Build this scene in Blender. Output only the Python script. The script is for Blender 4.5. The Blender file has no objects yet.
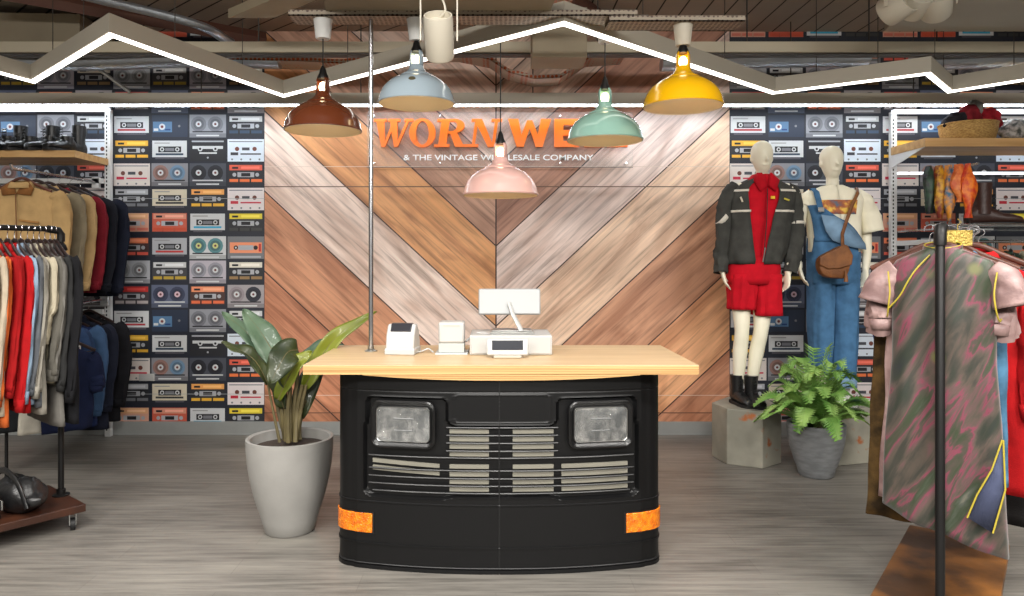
import bpy, bmesh, math, random
from mathutils import Vector, Matrix, noise, Euler
random.seed(7)
S = bpy.context.scene
COL = S.collection
PI = math.pi
F = 727.0; CX = 496.0; HY = 260.0; CAMZ = 1.48
def P(px, py, Y):
    return Vector(((px-CX)*Y/F, Y, CAMZ+(HY-py)*Y/F))
def lin(c):
    o = []
    for v in c[:3]:
        v = v/255.0
        o.append(v/12.92 if v <= .04045 else ((v+.055)/1.055)**2.4)
    return (o[0], o[1], o[2], 1.0)

# ---------------------------------------------------------------- materials
def mat(name, c, rough=.6, metal=0.0, spec=.5, emit=None, es=0, alpha=None, trans=0, coat=0, bump=0, bscale=60, var=0, vscale=8, c2=None, stretch=(1, 1, 1), sheen=0):
    m = bpy.data.materials.new(name); m.use_nodes = True
    nt = m.node_tree; b = nt.nodes['Principled BSDF']
    b.inputs['Base Color'].default_value = lin(c)
    b.inputs['Roughness'].default_value = rough
    b.inputs['Metallic'].default_value = metal
    b.inputs['Specular IOR Level'].default_value = spec
    if coat: b.inputs['Coat Weight'].default_value = coat
    if sheen: b.inputs['Sheen Weight'].default_value = sheen
    if trans: b.inputs['Transmission Weight'].default_value = trans
    if alpha is not None: b.inputs['Alpha'].default_value = alpha
    if emit:
        b.inputs['Emission Color'].default_value = lin(emit); b.inputs['Emission Strength'].default_value = es
    if bump or var or c2:
        tc = nt.nodes.new('ShaderNodeTexCoord'); mp = nt.nodes.new('ShaderNodeMapping')
        mp.inputs['Scale'].default_value = stretch
        nt.links.new(tc.outputs['Object'], mp.inputs['Vector'])
    if var or c2:
        n = nt.nodes.new('ShaderNodeTexNoise'); n.inputs['Scale'].default_value = vscale; n.inputs['Detail'].default_value = 5
        nt.links.new(mp.outputs['Vector'], n.inputs['Vector'])
        r = nt.nodes.new('ShaderNodeValToRGB')
        l = lin(c)
        if c2:
            a2 = lin(c2)
            r.color_ramp.elements[0].color = l; r.color_ramp.elements[1].color = a2
            r.color_ramp.elements[0].position = .38; r.color_ramp.elements[1].position = .62
        else:
            r.color_ramp.elements[0].color = tuple(x*(1-var) for x in l[:3])+(1,)
            r.color_ramp.elements[1].color = tuple(min(1, x*(1+var)) for x in l[:3])+(1,)
            r.color_ramp.elements[0].position = .3; r.color_ramp.elements[1].position = .7
        nt.links.new(n.outputs['Fac'], r.inputs['Fac']); nt.links.new(r.outputs['Color'], b.inputs['Base Color'])
    if bump:
        n2 = nt.nodes.new('ShaderNodeTexNoise'); n2.inputs['Scale'].default_value = bscale; n2.inputs['Detail'].default_value = 4
        nt.links.new(mp.outputs['Vector'], n2.inputs['Vector'])
        bp = nt.nodes.new('ShaderNodeBump'); bp.inputs['Strength'].default_value = bump; bp.inputs['Distance'].default_value = .01
        nt.links.new(n2.outputs['Fac'], bp.inputs['Height']); nt.links.new(bp.outputs['Normal'], b.inputs['Normal'])
    return m
_fab = {}
def fabric(c, var=.12, bump=.25):
    k = (tuple(c), var)
    if k not in _fab:
        _fab[k] = mat('fabric', c, .88, spec=.2, var=var, vscale=14, bump=bump, bscale=220)
    return _fab[k]

# ---------------------------------------------------------------- mesh builder
class MB:
    def __init__(s): s.v = []; s.f = []; s.m = []; s.cur = 0
    def add(s, vs, fs, M=None):
        n = len(s.v)
        for p in vs:
            p = Vector(p); s.v.append(M @ p if M else p)
        for f in fs: s.f.append([n+i for i in f]); s.m.append(s.cur)
        return s
    def box(s, a, b, M=None):
        x0, y0, z0 = a; x1, y1, z1 = b
        return s.add([(x0,y0,z0),(x1,y0,z0),(x1,y1,z0),(x0,y1,z0),(x0,y0,z1),(x1,y0,z1),(x1,y1,z1),(x0,y1,z1)],
                     [(0,3,2,1),(4,5,6,7),(0,1,5,4),(1,2,6,5),(2,3,7,6),(3,0,4,7)], M)
    def rings(s, rs, cap=True, close=True, M=None):
        n = len(rs[0]); vs = [p for r in rs for p in r]; fs = []
        for i in range(len(rs)-1):
            for j in range(n if close else n-1):
                k = (j+1) % n
                fs.append((i*n+j, i*n+k, (i+1)*n+k, (i+1)*n+j))
        if cap:
            fs.append(tuple(reversed(range(n)))); fs.append(tuple(range((len(rs)-1)*n, len(rs)*n)))
        return s.add(vs, fs, M)
    def tube(s, pts, r, seg=10, cap=True, flat=1.0, up=None, M=None):
        """r: number, list, or list of (a,b); a is along the side vector, b along the other"""
        pts = [Vector(p) for p in pts]; rs = []
        side = None
        for i, p in enumerate(pts):
            a = pts[max(0, i-1)]; b = pts[min(len(pts)-1, i+1)]
            t = (b-a).normalized()
            if side is None:
                u = Vector(up) if up else (Vector((0,0,1)) if abs(t.z) < .9 else Vector((0,1,0)))
                side = t.cross(u).normalized()
            else:
                side = (side - t*side.dot(t)).normalized()
            w = t.cross(side)
            rr = r[i] if isinstance(r, (list, tuple)) else r
            ra, rb = rr if isinstance(rr, (list, tuple)) else (rr, rr*flat)
            rs.append([p+side*ra*math.cos(2*PI*k/seg)+w*rb*math.sin(2*PI*k/seg) for k in range(seg)])
        return s.rings(rs, cap, M=M)
    def lathe(s, prof, seg=32, c=(0,0,0), cap=False, M=None):
        c = Vector(c)
        return s.rings([[c+Vector((r*math.cos(2*PI*k/seg), r*math.sin(2*PI*k/seg), z)) for k in range(seg)] for r, z in prof], cap, M=M)
    def prism(s, poly, f0, f1):
        """poly: 2D points; f0,f1: functions (a,b)->3D for the two faces"""
        n = len(poly)
        vs = [f0(*p) for p in poly]+[f1(*p) for p in poly]
        return s.add(vs, [tuple(range(n)), tuple(reversed(range(n, 2*n)))]+[(i, (i+1) % n, n+(i+1) % n, n+i) for i in range(n)])
    def ball(s, c, r, seg=16, rows=10, M=None):
        c = Vector(c); r = Vector(r) if not isinstance(r, (int, float)) else Vector((r, r, r))
        rs = []
        for i in range(1, rows):
            a = PI*i/rows
            rs.append([c+Vector((r.x*math.sin(a)*math.cos(2*PI*k/seg), r.y*math.sin(a)*math.sin(2*PI*k/seg), -r.z*math.cos(a))) for k in range(seg)])
        return s.rings(rs, True, M=M)
    def mesh(s, name, mats, smooth=True, inv=None):
        me = bpy.data.meshes.new(name)
        vs = [inv @ p for p in s.v] if inv else s.v
        me.from_pydata([tuple(p) for p in vs], [], s.f)
        for m in (mats if isinstance(mats, (list, tuple)) else [mats]): me.materials.append(m)
        me.polygons.foreach_set('material_index', s.m)
        bm = bmesh.new(); bm.from_mesh(me); bmesh.ops.recalc_face_normals(bm, faces=bm.faces); bm.to_mesh(me); bm.free()
        if smooth:
            me.polygons.foreach_set('use_smooth', [True]*len(me.polygons))
            try: me.set_sharp_from_angle(angle=math.radians(40))
            except Exception: pass
        me.update()
        return me
def link(o, parent=None):
    COL.objects.link(o)
    if parent is not None: o.parent = parent
    return o
def wm(o):
    M = Matrix.LocRotScale(o.location, o.rotation_euler, o.scale)
    return (wm(o.parent) @ M) if o.parent else M
def obj(name, mb, m, parent=None, world=False, bevel=0, smooth=True, label=None, sub=0, solid=0):
    inv = wm(parent).inverted() if (world and parent is not None) else None
    o = bpy.data.objects.new(name, mb.mesh(name, m, smooth, inv)); link(o, parent)
    if solid:
        d = o.modifiers.new('s', 'SOLIDIFY'); d.thickness = solid; d.offset = 0
    if bevel:
        d = o.modifiers.new('b', 'BEVEL'); d.width = bevel; d.segments = 2; d.limit_method = 'ANGLE'
    if sub:
        d = o.modifiers.new('u', 'SUBSURF'); d.levels = sub; d.render_levels = sub
    if label: o['label'] = label
    return o
def tag(o, label, cat, group=None, kind=None):
    o['label'] = label; o['category'] = cat
    if group: o['group'] = group
    if kind: o['kind'] = kind
    return o
def thing(name, label, cat, loc=(0,0,0), rotz=0, group=None):
    o = bpy.data.objects.new(name, None); COL.objects.link(o); o.empty_display_size = .1
    o.location = loc; o.rotation_euler = (0, 0, rotz)
    return tag(o, label, cat, group)
def dup(root, loc, rotz, label, group=None):
    r = root.copy(); COL.objects.link(r); r.location = loc; r.rotation_euler = (0, 0, rotz); r['label'] = label
    if group: r['group'] = group
    for ch in list(root.children):
        c = ch.copy(); COL.objects.link(c); c.parent = r
        for g in ch.children:
            d = g.copy(); COL.objects.link(d); d.parent = c
    return r
def struct(name, mb, m, **k):
    o = obj(name, mb, m, **k); o['kind'] = 'structure'; return o
def bez(p, n=12):
    """Catmull-Rom through points"""
    p = [Vector(q) for q in p]; q = [p[0]*2-p[1]]+p+[p[-1]*2-p[-2]]; out = []
    for i in range(1, len(q)-2):
        for k in range(n):
            t = k/n
            a, b, c, d = q[i-1], q[i], q[i+1], q[i+2]
            out.append(.5*((2*b)+(-a+c)*t+(2*a-5*b+4*c-d)*t*t+(-a+3*b-3*c+d)*t**3))
    out.append(p[-1]); return out
def interp(xs, ys, x):
    if x <= xs[0]: return ys[0]
    for i in range(len(xs)-1):
        if x <= xs[i+1]:
            t = (x-xs[i])/(xs[i+1]-xs[i]); return ys[i]+(ys[i+1]-ys[i])*t
    return ys[-1]
def rrect(w, h, r, n=6):
    pts = []
    for cx, cy, a0 in ((w/2-r, h/2-r, 0), (-w/2+r, h/2-r, 90), (-w/2+r, -h/2+r, 180), (w/2-r, -h/2+r, 270)):
        for k in range(n+1):
            a = math.radians(a0+90*k/n); pts.append((cx+r*math.cos(a), cy+r*math.sin(a)))
    return pts

# ---------------------------------------------------------------- common materials
M_black = mat('black_metal', (34,33,33), .45, .6, bump=.05)
M_chrome = mat('chrome', (205,205,208), .22, 1)
M_steel = mat('brushed_steel', (175,175,172), .35, 1)
M_white = mat('white_paint', (226,226,224), .5)
M_cream = mat('cream_paint', (205,198,182), .5)
M_led = mat('led_diffuser', (255,255,255), .5, emit=(255,250,240), es=5.0)
M_grey = mat('grey_housing', (178,171,157), .6)
M_wplastic = mat('white_plastic', (184,184,182), .4)
M_dark = mat('dark_rubber', (20,20,21), .6)
M_rod = mat('thin_rod', (70,66,62), .5, .5)
# ================================================================ SETTING
WY = 6.18; CZ = 3.42
def floor_mat():
    m = bpy.data.materials.new('vinyl_floor'); m.use_nodes = True; nt = m.node_tree; b = nt.nodes['Principled BSDF']
    N = nt.nodes.new; L = nt.links.new
    tc = N('ShaderNodeTexCoord')
    br = N('ShaderNodeTexBrick'); br.inputs['Scale'].default_value = 1; br.inputs['Brick Width'].default_value = 1.25; br.inputs['Row Height'].default_value = .18
    br.inputs['Mortar Size'].default_value = .0016; br.inputs['Color1'].default_value = (.42,.42,.42,1); br.inputs['Color2'].default_value = (.58,.58,.58,1); br.inputs['Mortar'].default_value = (.2,.2,.2,1)
    L(tc.outputs['Object'], br.inputs['Vector'])
    mp = N('ShaderNodeMapping'); mp.inputs['Scale'].default_value = (2.2, 34, 1); L(tc.outputs['Object'], mp.inputs['Vector'])
    n = N('ShaderNodeTexNoise'); n.inputs['Scale'].default_value = 1; n.inputs['Detail'].default_value = 7; n.inputs['Roughness'].default_value = .65; L(mp.outputs['Vector'], n.inputs['Vector'])
    mp2 = N('ShaderNodeMapping'); mp2.inputs['Scale'].default_value = (.9, 3.5, 1); L(tc.outputs['Object'], mp2.inputs['Vector'])
    n2 = N('ShaderNodeTexNoise'); n2.inputs['Scale'].default_value = 1; n2.inputs['Detail'].default_value = 3; L(mp2.outputs['Vector'], n2.inputs['Vector'])
    r = N('ShaderNodeValToRGB'); e = r.color_ramp.elements
    e[0].position = .33; e[0].color = lin((84,81,76)); e[1].position = .72; e[1].color = lin((142,138,129))
    x = r.color_ramp.elements.new(.5); x.color = lin((116,112,106))
    a = N('ShaderNodeMath'); a.operation = 'MULTIPLY_ADD'; a.inputs[1].default_value = .45; L(n2.outputs['Fac'], a.inputs[0]); 
    s = N('ShaderNodeMath'); s.operation = 'MULTIPLY_ADD'; s.inputs[1].default_value = .75; s.inputs[2].default_value = -.1; L(n.outputs['Fac'], s.inputs[0]); L(s.outputs[0], a.inputs[2])
    L(a.outputs[0], r.inputs['Fac'])
    mx = N('ShaderNodeMix'); mx.data_type = 'RGBA'; mx.blend_type = 'OVERLAY'; mx.inputs[0].default_value = .35
    L(r.outputs['Color'], mx.inputs[6]); L(br.outputs['Color'], mx.inputs[7]); L(mx.outputs[2], b.inputs['Base Color'])
    b.inputs['Roughness'].default_value = .42
    bp = N('ShaderNodeBump'); bp.inputs['Strength'].default_value = .15; bp.inputs['Distance'].default_value = .004; L(n.outputs['Fac'], bp.inputs['Height']); L(bp.outputs['Normal'], b.inputs['Normal'])
    return m
mb = MB().box((-5.5,-3,-.1), (5.5,WY,0)); struct('floor', mb, floor_mat(), smooth=False)

def ceil_mat():
    m = bpy.data.materials.new('ceiling_deck'); m.use_nodes = True; nt = m.node_tree; b = nt.nodes['Principled BSDF']
    N = nt.nodes.new; L = nt.links.new
    tc = N('ShaderNodeTexCoord')
    def lines(v, pitch, w):
        d = N('ShaderNodeVectorMath'); d.operation = 'DOT_PRODUCT'; d.inputs[1].default_value = v; L(tc.outputs['Object'], d.inputs[0])
        a = N('ShaderNodeMath'); a.operation = 'DIVIDE'; a.inputs[1].default_value = pitch; L(d.outputs['Value'], a.inputs[0])
        f = N('ShaderNodeMath'); f.operation = 'FRACT'; L(a.outputs[0], f.inputs[0])
        g = N('ShaderNodeMath'); g.operation = 'LESS_THAN'; g.inputs[1].default_value = w; L(f.outputs[0], g.inputs[0])
        return g
    g1 = lines((1,0,0), .18, .07); g2 = lines((.68,.73,0), .16, .09)
    sx = N('ShaderNodeSeparateXYZ'); L(tc.outputs['Object'], sx.inputs[0])
    side = N('ShaderNodeMath'); side.operation = 'LESS_THAN'; side.inputs[1].default_value = -.3; L(sx.outputs['X'], side.inputs[0])
    mx = N('ShaderNodeMix'); mx.data_type = 'FLOAT'; L(side.outputs[0], mx.inputs[0]); L(g1.outputs[0], mx.inputs[2]); L(g2.outputs[0], mx.inputs[3])
    n = N('ShaderNodeTexNoise'); n.inputs['Scale'].default_value = 1.5; L(tc.outputs['Object'], n.inputs['Vector'])
    r = N('ShaderNodeValToRGB'); r.color_ramp.elements[0].color = lin((150,137,122)); r.color_ramp.elements[1].color = lin((188,174,158)); L(n.outputs['Fac'], r.inputs['Fac'])
    c = N('ShaderNodeMix'); c.data_type = 'RGBA'; L(mx.outputs[0], c.inputs[0]); L(r.outputs['Color'], c.inputs[6]); c.inputs[7].default_value = lin((38,34,32))
    L(c.outputs[2], b.inputs['Base Color']); b.inputs['Roughness'].default_value = .8
    return m
struct('ceiling', MB().box((-5.5,-3,CZ), (5.5,WY,CZ+.1)), ceil_mat(), smooth=False)
M_plaster = mat('side_plaster', (150,146,140), .8, var=.05)
struct('wall_left', MB().box((-5.6,-3,0), (-5.5,WY,CZ)), M_plaster, smooth=False)
struct('wall_right', MB().box((5.5,-3,0), (5.6,WY,CZ)), M_plaster, smooth=False)

# ---- colour-printed meshes
def col_obj(name, quads, m, Y, uv=None):
    """quads: list of (poly [(x,z)..], colour, layer)"""
    me = bpy.data.meshes.new(name); vs = []; fs = []
    for poly, c, ly in quads:
        n = len(vs); vs += [(x, Y-ly*.0005, z) for x, z in poly]; fs.append(list(range(n, n+len(poly))))
    me.from_pydata(vs, [], fs)
    ca = me.color_attributes.new('Col', 'FLOAT_COLOR', 'CORNER'); buf = []
    for poly, c, ly in quads: buf += list(lin(c))*len(poly)
    ca.data.foreach_set('color', buf)
    if uv:
        u = me.uv_layers.new(name='UVMap'); b2 = []
        for poly in uv: 
            for p in poly: b2 += list(p)
        u.data.foreach_set('uv', b2)
    me.materials.append(m); o = bpy.data.objects.new(name, me); link(o); return o
def attr_mat(name, rough=.5):
    m = bpy.data.materials.new(name); m.use_nodes = True; nt = m.node_tree; b = nt.nodes['Principled BSDF']
    a = nt.nodes.new('ShaderNodeAttribute'); a.attribute_name = 'Col'; nt.links.new(a.outputs['Color'], b.inputs['Base Color']); b.inputs['Roughness'].default_value = rough
    return m
M_print = attr_mat('printed_wallpaper', .5)
CW, CH = .3231, .2066
BGC = (34,38,50)
def rc(x0, z0, x1, z1): return [(x0,z0),(x1,z0),(x1,z1),(x0,z1)]
def circ(x, z, r, n=14): return [(x+r*math.cos(2*PI*k/n), z+r*math.sin(2*PI*k/n)) for k in range(n)]
W_=(208,210,212); K=(26,27,32); G=(120,122,128); LG=(176,178,184); CR=(214,204,182); YE=(232,178,60); OR=(206,112,80); RD=(200,52,48); PE=(232,176,132)
SPEC = {
 (0,0): ('a',W_,W_,K,(170,50,60),.62), (0,1): ('s',(40,50,70),(84,122,160)), (0,2): ('r',(150,152,160),(120,122,130),(120,122,130),W_), (0,3): ('l',K,W_,(50,70,95)),
 (1,0): ('l',K,YE,YE), (1,1): ('a',W_,W_,K,(40,60,80),.6), (1,2): ('b',K,W_), (1,3): ('w',(216,226,238),(60,62,70)),
 (2,0): ('w',(222,212,206),(200,40,70)), (2,1): ('r',(140,140,146),(150,116,108),(110,140,168),W_), (2,2): ('r',(74,78,88),(40,42,50),(40,42,50),W_), (2,3): ('l',K,(222,96,76),(238,120,66)),
 (3,0): ('l',K,LG,G), (3,1): ('a',CR,CR,K,(60,60,60),.62), (3,2): ('l',K,(238,166,92),YE), (3,3): ('w',(230,220,220),(196,40,60)),
 (4,0): ('l',(206,150,128),PE,(216,120,100)), (4,1): ('l',(190,80,58),(222,150,126),(204,80,52)), (4,2): ('a',W_,W_,K,(54,168,206),.5), (4,3): ('l',K,(232,208,60),(60,60,60)),
 (5,0): ('l',(60,36,36),(238,130,90),(226,96,80)), (5,1): ('a',LG,LG,K,(190,60,60),.66), (5,2): ('r',W_,(90,140,146),(90,140,146),(206,210,140)), (5,3): ('f',(120,122,126),(240,150,110)),
 (6,0): ('r',(176,178,184),(150,152,156),(150,152,156),W_), (6,1): ('l',(52,52,56),W_,(190,160,60)), (6,2): ('r',(186,180,190),(150,150,160),(150,150,160),W_), (6,3): ('l',K,(226,220,206),(150,120,80)),
 (7,0): ('l',(52,44,50),RD,(190,180,180)), (7,1): ('r',(96,104,128),(60,66,90),(60,66,90),(220,190,200)), (7,2): ('l',(60,36,32),(242,150,110),(228,110,70)), (7,3): ('r',(166,160,164),(150,140,146),(44,46,58),W_),
}
def cassette(q, x, z, spec):
    """x,z: lower left corner of the cell"""
    R = lambda a, b, c, d, col, ly: q.append((rc(x+a*CW, z+b*CH, x+c*CW, z+d*CH), col, ly))
    Cc = lambda a, b, r, col, ly: q.append((circ(x+a*CW, z+b*CH, r*CH), col, ly))
    t = spec[0]
    if t == 'a':
        body, lab, win, strip, h = spec[1:]
        R(.04,.22,.95,.9,body,1); R(.13,.3,.86,.38,strip,2); R(.2,.42,.8,.66,win,2); R(.38,.47,.62,.6,G,3)
        Cc(.3,.54,.09,W_,3); Cc(.7,.54,.09,W_,3); Cc(.3,.54,.045,K,4); Cc(.7,.54,.045,K,4); R(.1,.78,.5,.82,(150,150,150),2); R(.12,.14,.88,.2,(86,84,92),1)
    elif t == 'l':
        body, lab, strip = spec[1:]
        R(.04,.16,.95,.92,tuple(min(255,v+14) for v in body),1); R(.07,.68,.93,.9,lab,2); R(.14,.74,.3,.82,K,3); R(.38,.74,.86,.84,tuple(min(255,v+30) for v in lab),3)
        R(.07,.2,.93,.32,strip,2); R(.28,.4,.72,.6,LG,2); R(.38,.43,.62,.57,K,3); Cc(.2,.5,.08,LG,3); Cc(.8,.5,.08,LG,3); R(.3,.16,.34,.32,body,3); R(.6,.16,.64,.32,body,3)
    elif t == 's':
        body, lab = spec[1:]
        R(.03,.05,.97,.95,body,1); R(.06,.25,.56,.68,lab,2); Cc(.3,.47,.13,W_,3); Cc(.3,.47,.06,(120,60,60),4); Cc(.75,.5,.05,G,2); R(.08,.3,.2,.4,W_,3); R(.38,.32,.52,.38,(30,60,120),3)
    elif t == 'r':
        body, a, b, hub = spec[1:]
        R(.02,.03,.98,.97,body,1); Cc(.26,.58,.32,a,2); Cc(.7,.58,.32,b,2)
        for cx, cc in ((.26,a),(.7,b)):
            Cc(cx,.58,.22,tuple(int(v*.8) for v in cc),3); Cc(cx,.58,.12,hub,4); Cc(cx,.58,.05,(110,60,60),5)
        R(.02,.03,.98,.2,tuple(int(v*.82) for v in body),3); R(.1,.24,.9,.29,K if body[0]>130 else W_,4); R(.2,.08,.8,.14,W_,4)
    elif t == 'b':
        body, l = spec[1:]
        R(.03,.05,.97,.95,tuple(v+12 for v in body),1); R(.08,.84,.92,.9,LG,2); R(.1,.56,.9,.68,l,2); R(.28,.36,.74,.42,l,2); Cc(.3,.56,.1,l,3); Cc(.7,.56,.1,l,3); Cc(.3,.56,.05,K,4); Cc(.7,.56,.05,K,4); Cc(.5,.2,.04,LG,2)
    elif t == 'w':
        body, st = spec[1:]
        R(.02,.04,.98,.96,body,1); Cc(.27,.56,.09,(110,60,50),2); Cc(.73,.56,.09,(110,60,50),2); R(.4,.5,.6,.62,(70,72,80),2); R(.06,.84,.94,.88,G,2)
        R(.1,.3,.3,.42,st,2); R(.36,.32,.9,.38,st,2)
        for k in range(4): Cc(.14+.24*k,.13,.04,G,2)
    elif t == 'f':
        body, l = spec[1:]
        R(.02,.04,.98,.96,body,1); R(.08,.28,.92,.72,l,2); R(.3,.4,.7,.6,LG,3); Cc(.24,.5,.09,K,3); Cc(.76,.5,.09,K,3); Cc(.24,.5,.04,W_,4); R(.84,.34,.9,.66,RD,3); R(.1,.08,.9,.16,LG,2)
ZT = CAMZ+(HY-114)/F*WY
def clip(poly, f):
    """keep f(p)>=0; f linear"""
    out = []
    for i in range(len(poly)):
        a, b = poly[i], poly[(i+1) % len(poly)]; fa, fb = f(a), f(b)
        if fa >= 0: out.append(a)
        if (fa >= 0) != (fb >= 0):
            t = fa/(fa-fb); out.append((a[0]+(b[0]-a[0])*t, a[1]+(b[1]-a[1])*t))
    return out
def wallpaper(name, xs, xe, c_start):
    q = [(rc(xs, .1, xe, CZ), BGC, 0)]
    x = xs if c_start == 0 else xs
    n = int((xe-xs)/CW+.5)
    for c in range(n):
        for r in range(-4, 13):
            z = ZT-(r+1)*CH
            if z+CH > CZ+.001 or z < .09: 
                if z+CH*.5 < .1: continue
            n0 = len(q); cassette(q, xs+c*CW, z, SPEC[(r % 8, (c+c_start) % 4)])
            if z+CH > CZ:
                new = [(clip(p_, lambda v: CZ-v[1]), c_, l_) for p_, c_, l_ in q[n0:]]; q[n0:] = [t_ for t_ in new if len(t_[0]) > 2]
    for z in (.34, 2.0):
        q.append((rc(xs, z, xe, z+.004), (170,172,176), 7))
    o = col_obj(name, q, M_print, WY-.004); o['kind'] = 'structure'; return o
XL = (265-CX)/F*WY; XR = (729-CX)/F*WY
struct('wall_back', MB().box((-5.5,WY,0), (5.5,WY+.1,CZ)), M_plaster, smooth=False)
wallpaper('wall_back_left', XL-11*CW, XL, 1)
wallpaper('wall_back_right', XR, XR+11*CW, 0)

# ---- chevron mural
def wood_mat():
    m = bpy.data.materials.new('printed_wood'); m.use_nodes = True; nt = m.node_tree; b = nt.nodes['Principled BSDF']
    N = nt.nodes.new; L = nt.links.new
    a = N('ShaderNodeAttribute'); a.attribute_name = 'Col'; uv = N('ShaderNodeUVMap'); uv.uv_map = 'UVMap'
    mp = N('ShaderNodeMapping'); mp.inputs['Scale'].default_value = (1.3, 26, 1); L(uv.outputs[0], mp.inputs[0])
    n = N('ShaderNodeTexNoise'); n.inputs['Scale'].default_value = 1; n.inputs['Detail'].default_value = 8; n.inputs['Distortion'].default_value = .6; n.inputs['Roughness'].default_value = .6; L(mp.outputs[0], n.inputs['Vector'])
    mp2 = N('ShaderNodeMapping'); mp2.inputs['Scale'].default_value = (1.1, 4.2, 1); L(uv.outputs[0], mp2.inputs[0])
    n2 = N('ShaderNodeTexNoise'); n2.inputs['Scale'].default_value = 1; n2.inputs['Detail'].default_value = 3; n2.inputs['Distortion'].default_value = 1.2; L(mp2.outputs[0], n2.inputs['Vector'])
    r = N('ShaderNodeValToRGB'); e = r.color_ramp.elements; e[0].position = .3; e[0].color = (.58,.52,.49,1); e[1].position = .75; e[1].color = (1.34,1.32,1.3,1)
    x = e.new(.5); x.color = (1.08,1.06,1.05,1)
    L(n.outputs['Fac'], r.inputs['Fac'])
    r2 = N('ShaderNodeValToRGB'); e = r2.color_ramp.elements; e[0].position = .35; e[0].color = (.66,.54,.48,1); e[1].position = .6; e[1].color = (1.12,1.12,1.12,1); L(n2.outputs['Fac'], r2.inputs['Fac'])
    m1 = N('ShaderNodeMix'); m1.data_type = 'RGBA'; m1.blend_type = 'MULTIPLY'; m1.inputs[0].default_value = 1; L(a.outputs['Color'], m1.inputs[6]); L(r.outputs[0], m1.inputs[7])
    m2 = N('ShaderNodeMix'); m2.data_type = 'RGBA'; m2.blend_type = 'MULTIPLY'; L(a.outputs['Alpha'], m2.inputs[0]); m2.inputs[0].default_value = .7; L(m1.outputs[2], m2.inputs[6]); L(r2.outputs[0], m2.inputs[7])
    nt.links.remove(m2.inputs[0].links[0]); m2.inputs[0].default_value = .75
    L(m2.outputs[2], b.inputs['Base Color']); b.inputs['Roughness'].default_value = .45
    return m
SL = .93; PZ = 80/F*WY
def zk(k): return CAMZ+(HY-(246+80*k))/F*WY
ang = math.atan(SL); ca_, sa_ = math.cos(ang), math.sin(ang)
LC = {-6:(150,110,90),-5:(160,118,92),-4:(140,98,78),-3:(214,186,168),-2:(226,204,190),-1:(196,154,130),0:(214,156,104),1:(232,212,200),2:(200,144,110),3:(192,132,100),4:(176,122,92)}
RC = {-6:(150,110,90),-5:(140,98,80),-4:(160,118,92),-3:(214,186,168),-2:(216,194,178),-1:(180,134,112),0:(228,210,202),1:(228,198,172),2:(192,144,114),3:(218,164,122),4:(190,136,106)}
q = []; uvs = []
for sgn, CC, xe in ((-1, LC, XL), (1, RC, XR)):
    rect = rc(0, .1, xe, CZ) if xe > 0 else rc(xe, .1, 0, CZ)
    for k in range(-6, 5):
        g = .007
        poly = clip(rect, lambda p: zk(k)+SL*abs(p[0])-g-p[1])
        if len(poly) > 2: poly = clip(poly, lambda p: p[1]-(zk(k+1)+SL*abs(p[0])+g))
        if len(poly) < 3: continue
        q.append((poly, CC[k], 1)); o1, o2 = random.uniform(0,20), random.uniform(0,20)
        uvs.append([(o1+abs(x)*ca_+z*sa_, o2-abs(x)*sa_+z*ca_) for x, z in poly])
nf = len(q)
M_wood = wood_mat(); mur = col_obj('wall_back_center', q, M_wood, WY-.012, uvs); mur['kind'] = 'structure'
q = [(rc(XL, .1, XR, CZ), (62,38,30), 0), (rc(-.006,.1,.006,CZ), (62,38,30), 3), (rc(XL,2.098,XR,2.106), (110,78,62), 4), (rc(XL,2.27,XR,2.274), (224,204,188), 4),
     (rc(XL,.33,XR,.334), (224,204,188), 4), (rc(XL,.18,XR,.187), (92,62,48), 4)]
mg = col_obj('trim_1', q, M_print, WY-.0115); mg['kind'] = 'structure'
struct('baseboard_back', MB().box((-5.5,WY-.03,0), (5.5,WY-.0045,.11)).box((-5.5,WY-.035,.0), (5.5,WY-.03,.012)), mat('baseboard_grey', (150,152,150), .6, var=.05), smooth=False)

# ================================================================ SIGN
M_orange = mat('orange_acrylic', (248,116,14), .4)
M_acry = mat('clear_acrylic', (235,240,240), .3, alpha=.08, spec=.2)
SY = WY-.10
sc = SY/F
sg = thing('shop_sign', 'clear acrylic shop sign with orange raised letters on the wooden chevron wall', 'sign', ((500-CX)*sc, SY, CAMZ+(HY-140)*sc))
a = P(367,167,SY); b = P(633,112,SY)
obj('backing_panel', MB().box((a.x, SY, a.z), (b.x, SY+.008, b.z)), M_acry, sg, world=True, smooth=False)
obj('panel_edge', MB().box((a.x, SY-.001, a.z-.004), (b.x, SY+.009, a.z)), mat('acrylic_edge', (60,44,36), .4), sg, world=True, smooth=False, label='dark lower edge of the clear panel')
for x in (374, 440, 560, 626):
    for y in (116, 163):
        p = P(x, y, SY); obj('standoff', MB().tube([(p.x, SY-.012, p.z), (p.x, WY-.014, p.z)], .007, 10), M_chrome, sg, world=True)
def stroke(mb, pts, w, px0, py0, W, H, shear, y0, y1):
    """polyline quads in unit box"""
    pass
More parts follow.
